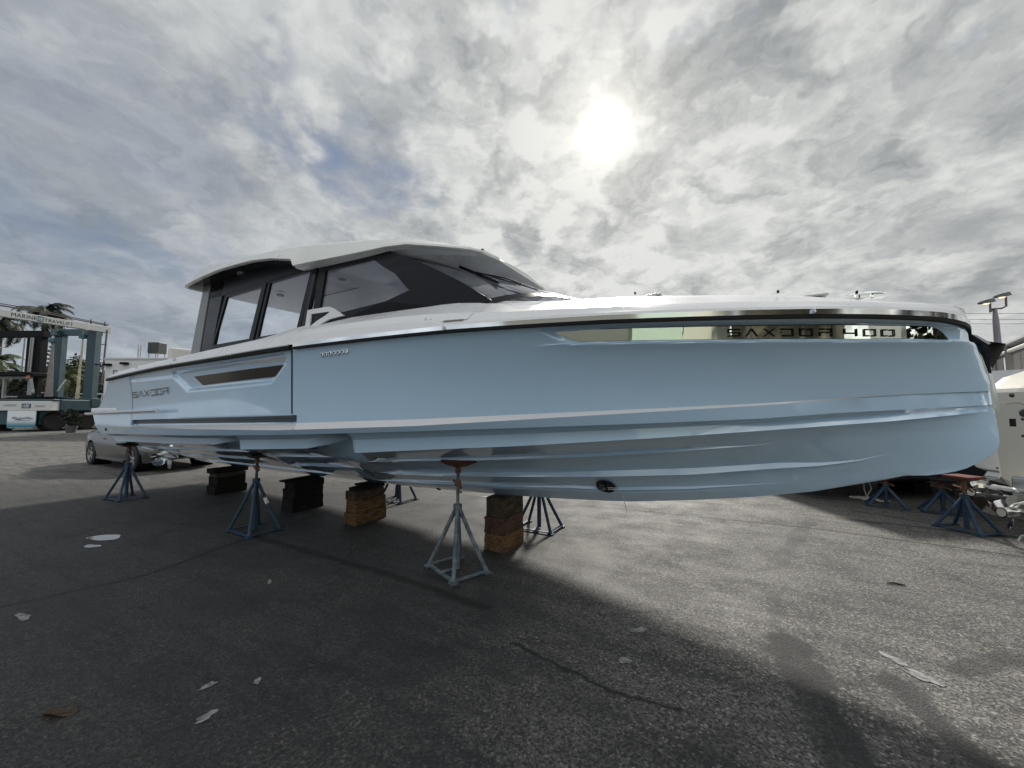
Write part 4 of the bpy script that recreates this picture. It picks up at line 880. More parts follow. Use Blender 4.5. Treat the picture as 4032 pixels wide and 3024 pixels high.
# puddles
def sheet(name,pts,m,z=.004,kind='structure'):
    mb=MB(); mb.poly([(x,y,z) for x,y in pts]); o=mb.build(name,m,fix=False); tag(o,kind=kind); return o
def wob(cx_,cy_,rx,ry,rot,seed,n_=28,amp=.16):
    r_=random.Random(seed); ph=[r_.random()*6.28 for _ in range(4)]; L=[]
    for i in range(n_):
        a=2*math.pi*i/n_; k=1+amp*(math.sin(2*a+ph[0])*.6+math.sin(3*a+ph[1])*.5+math.sin(5*a+ph[2])*.3); x=rx*k*math.cos(a); y=ry*k*math.sin(a)
        L.append((cx_+x*math.cos(rot)-y*math.sin(rot),cy_+x*math.sin(rot)+y*math.cos(rot)))
    return L
WET=mat('puddle_water',(.01,.01,.01),.02,spec=1.0,coat=1.)
DAMP=mat('damp_asphalt',(.022,.022,.023),.45)
p=gnd(412,2118); 
sheet('water',wob(p.x,p.y,.19,.12,R(-10),3),WET,.006)
p=gnd(362,2152); sheet('water',wob(p.x,p.y,.09,.055,R(-10),8,amp=.25),WET,.006)
# fallen leaf and twigs
LEAF=mat('dry_leaf',(.05,.032,.02),.8,var=.5,vscale=30)
p=gnd(238,2815); le=empty('dead_leaf',(p.x,p.y,.0),R(10)); tag(le,'curled brown dead leaf lying on the dark ground at the lower left','leaf')
mb=MB(); rr=random.Random(4); L=[]
for i in range(9):
    t=i/8; wdt=.035*math.sin(math.pi*min(1,t*1.02+.02))**.7+.003
    L.append([Vector((-.075+.15*t,-wdt,.012+.018*math.sin(t*5)+.006)),Vector((-.075+.15*t,-wdt*.4,.004+.008*math.sin(t*4))),Vector((-.075+.15*t,.0,.006)),Vector((-.075+.15*t,wdt*.5,.006+.01*math.sin(t*6+1))),Vector((-.075+.15*t,wdt,.016+.012*math.cos(t*7)))])
mb.loft(L,closed=False,cap=False); mb.build('blade',LEAF,le,fix=False); mb=MB(); mb.tube([(-.12,.01,.004),(-.075,0,.006),(.06,0,.01)],.002,5); mb.build('stem',LEAF,le)
for k_,(x,y,ln,a,lb) in enumerate([(3530,2303,.14,-.3,'short dark twig lying on the light ground at the right'),(2930,2880,.0,0,'')]):
    if not lb: continue
    p=gnd(x,y); mb=MB(); mb.tube([(-ln/2,0,.008),(-ln*.1,.012,.012),(ln*.2,-.005,.009),(ln/2,.01,.006)],[.004,.009,.008,.003],6); mb.tube([(0,.008,.012),(.03,.03,.01)],[.004,.002],5); o=mb.build('twig',mat('twig_bark',(.03,.025,.02),.9)); o.location=(p.x,p.y,0); o.rotation_euler=(0,0,a); tag(o,lb,'twig')
# ================================================================ SILVER CAR
car=empty('parked_car',(-10.77,11.63,0),math.atan2(-.468,.885)); tag(car,'silver grey sedan parked behind the stern of the yacht','car')
WX=(-1.47,1.42); WR=.33; HW=.90
def cz_low(x):
    z=.23+.06*sstep(2.0,2.35,abs(x))
    for wx in WX:
        d_=abs(x-wx)
        if d_<.375: z=max(z,.33+math.sqrt(.375**2-d_*d_))
    return z
TOPZ=[(-2.35,.78),(-2.25,.98),(-1.9,1.03),(-1.5,1.06),(-.75,1.38),(-.2,1.45),(.35,1.42),(1.1,1.04),(1.25,.99),(1.9,.86),(2.25,.72),(2.38,.52)]
BELT=[(-2.35,.74),(-2.1,.92),(-1,.94),(.9,.90),(1.3,.90),(2.0,.76),(2.3,.62),(2.38,.50)]
WID=[(-2.35,.70),(-2.2,.82),(-1.6,.90),(0,.90),(1.4,.90),(1.95,.84),(2.2,.72),(2.38,.48)]
xs=sorted(set([-2.35,-2.3,-2.2,-2.05,2.0,2.1,2.2,2.3,2.35,2.38]+[-1.95+i*.0525 for i in range(76)])); mb=MB(); rings=[]
for x in xs:
    wd=interp(WID,x); zl=cz_low(x); zt=interp(TOPZ,x); zb=min(interp(BELT,x),zt-.01); cab=max(0,zt-zb-.04); wt=wd*(.93 if cab<.06 else .93-.30*min(1,cab/.5)); zm=max(zl+.02,zb*.60)
    half=[(0,zl+.05),(wd*.80,zl+.03),(wd*.97,zl+.01),(wd*1.0,max(zl+.015,.42)),(wd*1.01,zm),(wd*.985,max(zm+.01,zb-.06)),(wd*.94,max(zm+.02,zb)),(wt*.98,zb+cab*.5+.01),(wt*.86,zt-.01),(wt*.5,zt+.015),(0,zt+.02)]
    rings.append([Vector((x,-y,z)) for y,z in half]+[Vector((x,y,z)) for y,z in half[::-1][1:-1]])
mb.loft(rings); mb.build('body',SILVER,car,sharp=30)
mb=MB(); 
for s_ in (1,-1):
    mb.add([(-1.45,s_*.845,.96),(-.70,s_*.70,1.34),(-.1,s_*.68,1.40),(.35,s_*.69,1.37),(1.02,s_*.82,.96)],[(0,1,2,3,4)])
mb.add([(.42,-.58,1.405),(.42,.58,1.405),(1.10,.72,1.065),(1.10,-.72,1.065)],[(0,1,2,3)]); mb.add([(-.80,-.56,1.385),(-.80,.56,1.385),(-1.50,.70,1.085),(-1.50,-.70,1.085)],[(0,1,2,3)])
mb.build('window',CARGL,car,fix=False)
wheel=None
for wx in WX:
    for s_ in (-1,1):
        wp=empty('wheel',(wx,s_*.80,WR),0,car)
        mb=MB(); mb.lathe([(.215,-.11),(.30,-.115),(.328,-.09),(.33,0),(.328,.09),(.30,.115),(.215,.11)],(0,0,0),(0,s_,0),28,cap=False); mb.lathe([(.215,-.11),(.215,.0)],(0,0,0),(0,s_,0),28); mb.build('tyre',TYRE,wp)
        mb=MB(); mb.lathe([(.218,.105),(.205,.10),(.20,.05)],(0,0,0),(0,s_,0),28,cap=False); mb.lathe([(.04,.085),(.05,.07)],(0,0,0),(0,s_,0),12)
        for j in range(5):
            a=R(72*j+15); c_=Vector((math.cos(a),0,math.sin(a))); t_=Vector((-c_.z,0,c_.x)); y0=s_*.075
            mb.prism([c_*.03-t_*.022+Vector((0,y0,0)),c_*.205-t_*.045+Vector((0,y0+s_*.02,0)),c_*.205+t_*.045+Vector((0,y0+s_*.02,0)),c_*.03+t_*.022+Vector((0,y0,0))],(0,-s_*.03,0))
        mb.build('rim',mat('alloy',(.42,.43,.44),.3,metal=.8),wp)
        mb=MB(); mb.lathe([(.374,-.30),(.374,.075)],(wx,s_*.80,.33),(0,s_,0),28,cap=False); mb.lathe([(.374,-.2),(.0,-.2)],(wx,s_*.80,.33),(0,s_,0),28); mb.build('wheel_arch',BLACK,car)
for s_ in (1,-1):
    mb=MB(); mb.prism([(2.02,s_*.835,.70),(2.30,s_*.60,.62),(2.27,s_*.62,.55),(1.98,s_*.85,.61)],(.02,s_*.01,.008)); mb.build('headlight',mat('lamp_lens',(.5,.52,.54),.08,coat=.6),car)
    mb=MB(); mb.prism([(2.30,s_*.72,.44),(2.385,s_*.40,.42),(2.385,s_*.40,.36),(2.30,s_*.72,.35)],(.02,s_*.004,0)); mb.build('bumper_vent',BLACK,car)
    mb=MB(); mb.tube([(2.30,s_*.74,.335),(2.40,s_*.40,.335),(2.41,s_*.1,.335)],.010,6); mb.build('bumper_trim',CHROME,car)
    mb=MB(); mb.box((.92,s_*.98,.98),(.12,.16,.11)); mb.build('mirror',SILVER,car,bevel=.03)
    mb=MB(); mb.box((-.55,s_*.915,.80),(.2,.025,.03)); mb.box((.35,s_*.915,.80),(.2,.025,.03)); mb.build('door_handle',CHROMED,car)
mb=MB(); mb.prism([(2.385,-.36,.56),(2.385,.36,.56),(2.40,.30,.42),(2.40,-.30,.42)],(.015,0,0)); mb.build('grille',BLACK,car)
mb=MB(); mb.box((0,-.9,.245),(1.9,.04,.05)); mb.box((0,.9,.245),(1.9,.04,.05)); mb.build('side_skirt',SILVER,car)
# ================================================================ FORKLIFT AND BOAT HOIST (left background)
fk=empty('marina_forklift',(-36.5,29.5,0)); tag(fk,'big teal marina forklift with black mast and white lettered counterweight, left of the hoist','forklift')
def loc(o): return o.matrix_basis.inverted() if False else Matrix.Translation(-Vector(o.location))
def AX(px_,Y): return AD(px_,1600,Y).x
def AZ(py_,Y): return AD(100,py_,Y).z
def W2(o,p): return tuple(Vector(p)-Vector(o.location))
def wbox(mb,x0,x1,y0,y1,z0,z1,o,mi=0): c=Vector(((x0+x1)/2,(y0+y1)/2,(z0+z1)/2))-Vector(o.location); mb.box(c,(abs(x1-x0),abs(y1-y0),abs(z1-z0)),None,mi)
YF=29.0; xr=AX(204,YF); xl=xr-5.4
mb=MB(); wbox(mb,xl,xr,YF-.10,YF+.5,AZ(1617,YF),AZ(1579,YF),fk); mb.build('counterweight_sign',SIGNW,fk,bevel=.03)
mb=MB(); wbox(mb,xl-.1,xr+.05,YF+.5,YF+7.5,AZ(1617,YF),AZ(1572,YF),fk); wbox(mb,xl+.5,xr-1.1,YF+.2,YF+7,.5,AZ(1617,YF),fk); wbox(mb,xl-.1,xr+.05,YF+.0,YF+.52,AZ(1578.5,YF),AZ(1571,YF),fk); mb.build('chassis',TEAL,fk,bevel=.05)
bx0,bx1=AX(35,YF-.1),AX(145,YF-.1)
bm_=bpy.data.materials.new('banner_print'); bm_.use_nodes=True; bb=bm_.node_tree.nodes['Principled BSDF']; q=N(bm_.node_tree); tt=q.add('ShaderNodeTexCoord').outputs['Generated']; gz=q.sep(tt)[2]
q.put(bb.inputs['Base Color'],q.mix(q.ss(gz,.05,.55),(.0,.14,.20),(.60,.63,.65))); bb.inputs['Roughness'].default_value=.5
mb=MB(); wbox(mb,bx0,bx1,YF-.14,YF-.08,.28,AZ(1617,YF)-.01,fk); mb.build('banner',bm_,fk)
def wtext(name,s,px0,px1,py0,py1,Y,m,par,sh=0.):
    x0=AX(px0,Y); x1=AX(px1,Y); z0=AD((px0+px1)/2,py1,Y).z; z1=AD((px0+px1)/2,py0,Y).z
    o=text_obj(name,s,Vector((x0,Y,z0))-Vector(par.location),(1,0,0),(0,0,1),x1-x0,z1-z0,m,par,off=.01,shear=sh); return o
wtext('lettering','HYDRO',14,64,1592,1600,YF-.11,INKG,fk,.3); wtext('lettering','M.DRIVE',137,177,1596,1603,YF-.11,INKG,fk,.3)
wtext('lettering','MarineMax',50,136,1641,1651,YF-.15,INK,fk,.4); wtext('lettering','marinemax.com',42,132,1681,1687,YF-.15,SIGNW,fk,.2)
BL2=mat('logo_blue',(.01,.05,.11),.4)
def logo(par,px0,px1,py0,py1,Y,m=BL2):
    x0=AX(px0,Y); x1=AX(px1,Y); z0=AD(px0,py1,Y).z; z1=AD(px0,py0,Y).z; h=z1-z0; L=Vector(par.location)
    mb=MB(); mb.prism([Vector((x0,Y,z0))-L,Vector((x1-.02,Y,z0))-L,Vector((x1,Y,z1))-L,Vector((x0+.02,Y,z1))-L],(0,-.012,0)); mb.build('emblem',m,par)
    W_=x1-x0; mb=MB()
    for pl in ([(.05,.2),(.30,.75),(.42,.75),(.42,.35),(.36,.35),(.34,.6),(.14,.2)],[(.50,.80),(.95,.80),(.90,.66),(.66,.66),(.62,.58),(.85,.45),(.80,.18),(.30,.18),(.34,.30),(.68,.30),(.70,.38),(.48,.52)]):
        mb.poly([Vector((x0+W_*a,Y-.02,z0+h*b))-L for a,b in pl])
    mb.build('emblem_letters',SIGNW,par,fix=False)
logo(fk,85,121,1589,1607,YF-.115)
mb=MB(); L_=Vector(fk.location); mb.poly([Vector((AX(a,YF-.15),YF-.16,AZ(b,YF-.15)))-L_ for a,b in ((60,1654),(90,1649),(83,1654),(131,1655),(95,1656))]); mb.build('wave_mark',mat('wave_blue',(.01,.04,.2),.4),fk,fix=False)
def big_wheel(par,c,r,wd,ax=(1,0,0),name='wheel'):
    wp=empty(name,Vector(c)-Vector(par.location),0,par); mb=MB(); mb.lathe([(r*.5,-wd/2),(r*.93,-wd/2),(r,-wd*.36),(r,wd*.36),(r*.93,wd/2),(r*.5,wd/2)],(0,0,0),ax,30)
    A=Vector(ax).normalized(); u=A.orthogonal().normalized(); q_=A.cross(u)
    for j in range(26):
        a=2*math.pi*j/26
        for sg in (-1,1): 
            dct=u*math.cos(a+sg*.06)+q_*math.sin(a+sg*.06); M=Matrix((A,dct.cross(A),dct)).transposed(); mb.box(dct*(r+.012)+A*sg*wd*.24,(wd*.40,r*.10,.05),M)
    mb.build('tyre',TYRE,wp); mb=MB(); mb.lathe([(r*.5,-wd*.49),(r*.42,-wd*.45),(r*.15,-wd*.40),(r*.15,wd*.40),(r*.42,wd*.45),(r*.5,wd*.49)],(0,0,0),ax,20); mb.build('rim',TEAL,wp)
xw=AX(186,YF+.8)
big_wheel(fk,(xw,YF+1.1,.72),.70,.75); big_wheel(fk,(xl+.4,YF+1.1,.72),.70,.75); big_wheel(fk,(xw-.2,YF+6.3,.85),.85,.9); big_wheel(fk,(xl+.6,YF+6.3,.85),.85,.9)
YM=34.0
mb=MB()
for a,b in ((84,100),(118,142)): wbox(mb,AX(a,YM),AX(b,YM),YM,YM+.5,AZ(1480,YM),AZ(1318,YM),fk)
wbox(mb,AX(-120,YM),AX(-100,YM),YM,YM+.5,AZ(1560,YM),AZ(1318,YM),fk); wbox(mb,AX(-130,YM),AX(152,YM),YM-.05,YM+.55,AZ(1326,YM),AZ(1302,YM),fk); wbox(mb,AX(90,YM),AX(135,YM),YM+.1,YM+.4,AZ(1560,YM),AZ(1330,YM),fk); mb.build('mast',mat('mast_black',(.006,.007,.008),.6,spec=.1),fk)
mb=MB()
for a in (77,103,110,113): mb.tube([W2(fk,(AX(a,YM),YM-.1,AZ(1500,YM))),W2(fk,(AX(a+3,YM),YM-.1,AZ(1330,YM)))],.05,6)
mb.build('lift_chain',mat('chain_grey',(.25,.25,.24),.4,metal=.5),fk)
YC=31.5; mb=MB()
for a in (1,101): wbox(mb,AX(a,YC),AX(a+8,YC),YC,YC+.18,AZ(1568,YC),AZ(1484,YC),fk)
wbox(mb,AX(-60,YC),AX(110,YC),YC-.01,YC+.19,AZ(1491,YC),AZ(1482,YC),fk); wbox(mb,AX(15,YC),AX(106,YC),YC-.02,YC+.2,AZ(1564,YC),AZ(1559,YC),fk); mb.bar(W2(fk,(AX(112,YC),YC,AZ(1492,YC))),W2(fk,(AX(162,YC),YC-.6,AZ(1550,YC))),.16,.16); mb.build('cab_frame',mat('frame_grey',(.20,.21,.22),.45),fk)
mb=MB(); wbox(mb,AX(-70,YC),AX(122,YC),YC-.5,YC+2.2,AZ(1481,YC),AZ(1466,YC),fk); mb.build('cab_roof',mat('mast_black'),fk,bevel=.04)
mb=MB(); wbox(mb,AX(20,YC),AX(60,YC),YC+.3,YC+1.2,AZ(1560,YC),AZ(1538,YC),fk); wbox(mb,AX(86,YC),AX(160,YC),YC-.4,YC+1,AZ(1572,YC),AZ(1556,YC),fk); mb.build('engine_cover',mat('mast_black'),fk,bevel=.1)
mb=MB(); mb.lathe([(.10,0),(.10,.22),(.04,.28)],W2(fk,(AX(118,YC),YC-.3,AZ(1489,YC)-.02)),(0,0,1),10); mb.build('beacon',mat('beacon_orange',(.5,.10,.03),.3),fk)
# boat hoist
ho=empty('boat_hoist',(-35,32,0)); tag(ho,'tall teal travelling boat hoist with white lettered top beam','boat hoist')
def beam2(mb,a,b,w_,h_): mb.bar(W2(ho,a),W2(ho,b),w_,h_)
def leg(px0,px1,Y,pyt,pyb):
    mb=MB(); x=AX((px0+px1)/2,Y); wd=abs(AX(px1,Y)-AX(px0,Y)); z0=AD(px0,pyb,Y).z; z1=AD(px0,pyt,Y).z
    mb.box(W2(ho,(x,Y,(z0+z1)/2)),(wd*.74,wd*.8,z1-z0),R(14)); return mb.build('leg',TEAL,ho,bevel=.02),x,z0,z1
_,xA,zA0,zA1=leg(333,371,32.0,1303,1588); _,xB,zB0,zB1=leg(202,236,32.6,1322,1572)
Pn=Vector((-35.6,26.8,0)); Pd=Vector((1.4,5.7,0)).normalized(); tend=None
zb0,zb1=8.12,8.62; e0=Pn-Pd*9; e1=Pn+Pd*5.75
mb=MB(); mb.box(W2(ho,((e0+e1)/2+Vector((0,0,(zb0+zb1)/2)))),((e1-e0).length,.42,zb1-zb0),math.atan2(Pd.y,Pd.x)); q0=Pn+Pd*4.2; mb.box(W2(ho,q0+Vector((0,0,(zb0+zb1)/2))),(.12,.50,zb1-zb0+.12),math.atan2(Pd.y,Pd.x)); mb.build('top_beam',SIGNW,ho,bevel=.02)
nrm=Vector((Pd.y,-Pd.x,0))
def btext(s,t0,t1,zz0,zz1,m=INKG): return text_obj('lettering',s,W2(ho,Pn+Pd*t0+nrm*.215+Vector((0,0,zz0))),(Pd.x,Pd.y,0),(0,0,1),t1-t0,zz1-zz0,m,ho,off=.01)
def tpx(px_):  # beam parameter at a photo column
    k=(px_-CX)/FOC*1.0; return (k*Pn.y-Pn.x)/(Pd.x-k*Pd.y)
btext('MARINE',tpx(7),tpx(111),8.24,8.50,INK); btext('TRAVELIFT',tpx(142),tpx(258),8.22,8.46,INK)
ta,tb=tpx(112),tpx(140); mb=MB(); O=Pn+nrm*.225
mb.poly([W2(ho,O+Pd*a+Vector((0,0,b))) for a,b in ((ta,8.17),(tb-.03,8.17),(tb,8.56),(ta+.03,8.56))]); mb.build('emblem',mat('emblem_teal',(.05,.16,.22),.4),ho,fix=False)
mb=MB(); O=Pn+nrm*.232; w_=tb-ta
for pl in ([(.05,.25),(.30,.75),(.42,.75),(.42,.35),(.36,.35),(.34,.6),(.14,.25)],[(.50,.80),(.95,.80),(.90,.66),(.66,.66),(.62,.58),(.85,.45),(.80,.22),(.30,.22),(.34,.32),(.68,.32),(.70,.4),(.48,.52)]): mb.poly([W2(ho,O+Pd*(ta+w_*a)+Vector((0,0,8.17+.39*b))) for a,b in pl])
mb.build('emblem_letters',SIGNW,ho,fix=False)
mb=MB()
for dz,dn in ((.42,.1),(.34,-.1),(.28,.0)): mb.tube([W2(ho,Pn+Pd*(-9+14.6*i/10)+nrm*dn+Vector((0,0,zb1+dz*(1-(i/10)**6*.6)+.03*math.sin(i*2))))  for i in range(11)],.035,6)
for t_ in (-3,-1,1.6,3.0,4.5,5.4): mb.bar(W2(ho,Pn+Pd*t_+Vector((0,0,zb1))),W2(ho,Pn+Pd*t_+Vector((0,0,zb1+.42))),.06)
mb.build('hose_rail',mat('hose_dark',(.06,.05,.045),.7),ho)
mb=MB(); beam2(mb,(xA+.2,32.2,zA1-.1),(xB-.6,32.6,zB1+.28),.45,.5); mb.build('upper_beam',TEAL,ho)
mb=MB(); wbox(mb,AX(196,32.4),AX(222,32.4),32.0,32.9,AZ(1325,32.4),AZ(1302,32.4),ho); mb.build('drive_box',mat('box_teal_dark',(.03,.06,.07),.5),ho,bevel=.05)
mb=MB(); beam2(mb,(xA+.3,32.0,zA0+.15),(xB-.3,32.6,zB0-.05),.35,.55); mb.box(W2(ho,(xA-.3,32,zA0+.05)),(1.7,.7,.7),0.); mb.build('lower_beam',TEAL,ho,bevel=.03)
for c_ in ((xA-.5,32.1,.72),(xB-.1,32.7,.72)): big_wheel(ho,c_,.70,.55)
mb=MB(); mb.box(W2(ho,(xB+.0,32.2,1.35)),(.9,.3,1.5),0); mb.build('wheel_fork',TEAL,ho,bevel=.05)
for px_,pyt,pyb,pxb,wd in ((327,1317,1570,303,.10),(209,1333,1562,190,.20)):
    mb=MB(); mb.box(W2(ho,AD(px_,(pyt+8),31.6)),(.45,.3,.36)); mb.build('hook_block',mat('hook_teal',(.02,.08,.10),.5),ho,bevel=.04)
    a=AD(px_-1,pyt+17,31.6); b=AD(pxb,pyb,31.6); mb=MB(); mb.tube([W2(ho,a+Vector((0,0,.9))),W2(ho,a)],.02,6)
    mb.prism([W2(ho,a+Vector((-wd*.5,0,0))),W2(ho,a+Vector((wd*.5,0,0))),W2(ho,b+Vector((wd*1.7,0,0))),W2(ho,b+Vector((-wd*1.7,0,0)))],(0,.03,0)); mb.build('sling',mat('sling_beige',(.36,.33,.24),.8,var=.2,vscale=4) if pxb>250 else mat('sling_grey',(.17,.16,.15),.8,var=.2,vscale=4),ho)
mb=MB()
mb.tube([W2(ho,(AX(388,31.6)+.25,31.6,zA1)),W2(ho,(AX(372,31.6)+.45,31.6,zA0+1.5))],.06,6)
for k_ in (.3,.55,.8): 
    p_=Vector((AX(380,31.6)+.2,31.6,zA0+(zA1-zA0)*k_)); mb.box(W2(ho,p_),(.5,.08,.06))
mb.build('ladder_pipe',mat('pipe_brown',(.07,.055,.055),.6),ho)
mb=MB(); mb.bar(W2(ho,AD(227,1540,31)),W2(ho,AD(259,1496,31)),.07); mb.build('guy_rod',SIGNW,ho)
# ================================================================ TREES
TRUNK=mat('palm_trunk',(.075,.07,.06),.9,var=.3,vscale=3,bump=.4,bscale=8)
LEAFM={}
def leafmat(nm,a,b):
    if nm in LEAFM: return LEAFM[nm]
    m=mat(nm,a,.55,var=1,vscale=.9,var2=b); LEAFM[nm]=m; return m
PALML=leafmat('palm_frond',(.012,.020,.012),(.03,.04,.02))
def palm(base,h,lean,r,label,nf=19,seed=1,trunk_r=.22,m=None,droop=1.,group='palm trees'):
    rr=random.Random(seed); t=empty('palm_tree',base); tag(t,label,'palm tree',group); top=Vector((lean[0],lean[1],h))
    mb=MB(); mb.tube([Vector((lean[0]*(k/8)**1.6,lean[1]*(k/8)**1.6,h*k/8)) for k in range(9)],[trunk_r*1.25,trunk_r]+[trunk_r*(1-.04*k) for k in range(7)],10); mb.build('trunk',TRUNK,t)
    mb=MB()
    for i in range(nf):
        az=2*math.pi*i/nf*2.4+rr.random()*.5; el=R(80-105*(i/nf)**.9+rr.uniform(-8,8)); L=r*rr.uniform(.85,1.1); pts=[]; p=top.copy(); hdir=Vector((math.cos(az),math.sin(az),0)); e=el
        for k in range(10):
            pts.append(p.copy()); p=p+(hdir*math.cos(e)+Vector((0,0,math.sin(e))))*L/9; e-=R(11*droop+k*1.6)
        mb.tube(pts,[.05-.0045*k for k in range(10)],4)
        side=hdir.cross(Vector((0,0,1)))
        for k in range(46):
            t_=.10+.9*k/46; f=t_*9; i0=min(8,int(f)); c=pts[i0].lerp(pts[i0+1],f-i0); tg=(pts[i0+1]-pts[i0]).normalized(); ln=r*.26*math.sin(math.pi*min(1,.18+t_*.80))*rr.uniform(.8,1.15)
            for sg in (-1,1):
                dv=(side*sg*.85+tg*.55+Vector((0,0,-.55*droop+rr.uniform(-.2,.2)))).normalized(); wv=tg*.05*r/3
                mb.add([c-wv,c+wv,c+dv*ln+wv*.2],[(0,1,2)])
    mb.build('crown',m or PALML,t,fix=False); return t
def PB(px_,Y): return Vector((AX(px_,Y),Y,0))
p=PB(150,46); pt=AD(176,1240,46); palm(p,pt.z,(pt.x-p.x,0),3.6,'tall palm with straight trunk behind the white hoist beam',seed=3,nf=27)
p=PB(-20,40); pt=AD(4,1278,40); palm(p,pt.z,(pt.x-p.x,0),3.0,'tall palm at the left edge, partly behind the hoist beam',seed=5,nf=22)
p=PB(-40,36); pt=AD(-25,1440,36); palm(p,pt.z,(pt.x-p.x,0),3.0,'low palm at the left edge with fronds reaching toward the black mast',seed=9,nf=18,m=leafmat('palm_green',(.03,.05,.02),(.08,.10,.04)))
p=PB(253,38); pt=AD(253,1485,38); palm(p,pt.z,(0,0),2.4,'small light green palm between the hoist legs',seed=12,nf=18,m=leafmat('palm_light',(.06,.075,.03),(.13,.14,.06)),droop=.9)
# norfolk pine
pn=empty('pine_tree',PB(203,52)); tag(pn,'dark tiered pine rising behind the left leg of the hoist','pine tree'); hp=AD(206,1340,52).z
mb=MB(); mb.tube([(0,0,0),(0,0,hp)],[.3,.04],8); mb.build('trunk',TRUNK,pn); mb=MB(); rr=random.Random(2)
z=hp*.25
while z<hp-.1:
    rad=2.1*(1-z/hp)**.7+.15
    for k in range(7):
        a=2*math.pi*k/7+z*1.7; u=Vector((math.cos(a),math.sin(a),0)); pts=[Vector((0,0,z))+u*rad*t+Vector((0,0,rad*.22*t*t)) for t in (0,.33,.66,1)]; mb.tube(pts,[.05,.04,.03,.02],4)
        for j in range(26):
            c=pts[0].lerp(pts[3],rr.uniform(.15,1)); d_=Vector((rr.uniform(-1,1),rr.uniform(-1,1),rr.uniform(-.2,.9))).normalized(); q_=d_.orthogonal().normalized()*.06; mb.add([c-q_,c+q_,c+d_*.34],[(0,1,2)])
    z+=.55
mb.build('crown',leafmat('pine_green',(.014,.024,.016),(.03,.04,.02)),pn,fix=False)
def crown_mesh(mb,c,rad,nclump,nleaf,leaf,rr):
    for i in range(nclump):
        while True:
            v=Vector((rr.uniform(-1,1),rr.uniform(-1,1),rr.uniform(-1,1)))
            if .35<v.length<1: break
        cc=Vector((c[0]+v.x*rad[0],c[1]+v.y*rad[1],c[2]+v.z*rad[2])); cr=rr.uniform(.14,.30)*min(rad)
        for j in range(nleaf):
            w_=Vector((rr.gauss(0,.5),rr.gauss(0,.5),rr.gauss(0,.42)))*cr; p=cc+w_; a=Vector((rr.uniform(-1,1),rr.uniform(-1,1),rr.uniform(-.6,.6))).normalized(); b=a.orthogonal().normalized(); s_=leaf*rr.uniform(.6,1.3)
            mb.add([p-a*s_,p-b*s_*.45,p+a*s_,p+b*s_*.45],[(0,1,2,3)])
BARK=mat('bark',(.06,.05,.04),.9,var=.3,vscale=4)
def tree(name,base,h,rad,label,m,seed,nclump=70,nleaf=46,leaf=.20,cz=None,group='trees beyond the boat yard'):
    rr=random.Random(seed); t=empty(name,base); tag(t,label,'tree',group); cz=cz or h-rad[2]
    mb=MB(); mb.tube([(0,0,0),(.1,0,cz*.5),(0,.1,cz)],[.28,.2,.12],8)
    for k in range(5):
        a=rr.uniform(0,6.28); mb.tube([(0,0,cz*.45),(math.cos(a)*rad[0]*.4,math.sin(a)*rad[1]*.4,cz*.8),(math.cos(a)*rad[0]*.75,math.sin(a)*rad[1]*.7,cz+rr.uniform(0,.4)*rad[2])],[.12,.08,.03],6)
    mb.build('trunk',BARK,t); mb=MB(); crown_mesh(mb,(0,0,cz),rad,nclump,nleaf,leaf,rr); mb.build('crown',m,t,fix=False); return t
G1=leafmat('leaf_olive',(.02,.027,.011),(.055,.062,.026)); G2=leafmat('leaf_dark',(.012,.018,.010),(.032,.040,.019)); G3=leafmat('leaf_brownish',(.028,.027,.014),(.07,.064,.035))
for k_,(px_,Y,pyt,rx,rz,m,lb) in enumerate([(30,44,1452,4.5,3.2,G1,'olive bushy tree under the palm at the left edge'),(-90,42,1430,4.5,3.4,G2,'dark bushy tree cut by the left edge of the picture'),(112,50,1490,4.2,2.6,G3,'low brownish tree between the forklift mast and the tall palm'),(168,47,1455,3.6,2.6,G1,'round tree at the foot of the tall palm trunk'),(285,46,1402,3.6,3.6,G1,'broad tree rising between the two hoist legs'),(330,48,1418,3.2,3.0,G2,'dark tree directly behind the right hoist leg'),(240,42,1500,3.4,1.9,G3,'thin scrubby tree low between the hoist legs'),(395,50,1486,2.6,2.6,G3,'small tree between the hoist and the white building'),(330,44,1500,3.0,1.9,G3,'brown bare-looking scrub at the foot of the right hoist leg')]):
    b_=PB(px_,Y); h=AD(px_,pyt,Y).z; tree('broadleaf_tree',b_,h,(rx,rx*.8,min(rz,h*.5)),lb,m,20+k_,nclump=95 if rx>3 else 70,cz=max(h-rz,rz*.8))
hd=MB(); rr=random.Random(77)
for k_ in range(60): crown_mesh(hd,(AX(-150+k_*11,43),43+rr.uniform(-1,1),1.5+rr.uniform(0,1.6)),(1.6,1.2,1.7),7,26,.16,rr)
o=hd.build('hedge',G2,fix=False); tag(o,'dark hedge along the far side of the yard under the trees','hedge')
# planter
pl=empty('potted_plant',PB(287,27.5)); tag(pl,'leafy plant in a pale pot standing below the hoist sling','potted plant')
mb=MB(); mb.lathe([(.22,0),(.32,.4),(.34,.5),(.30,.5),(.28,.42)],(0,0,0),(0,0,1),20); mb.build('pot',mat('pot_grey',(.06,.062,.065),.7),pl); mb=MB(); crown_mesh(mb,(0,0,1.05),(.5,.5,.65),34,34,.10,rr); mb.build('leaves',G2,pl,fix=False)
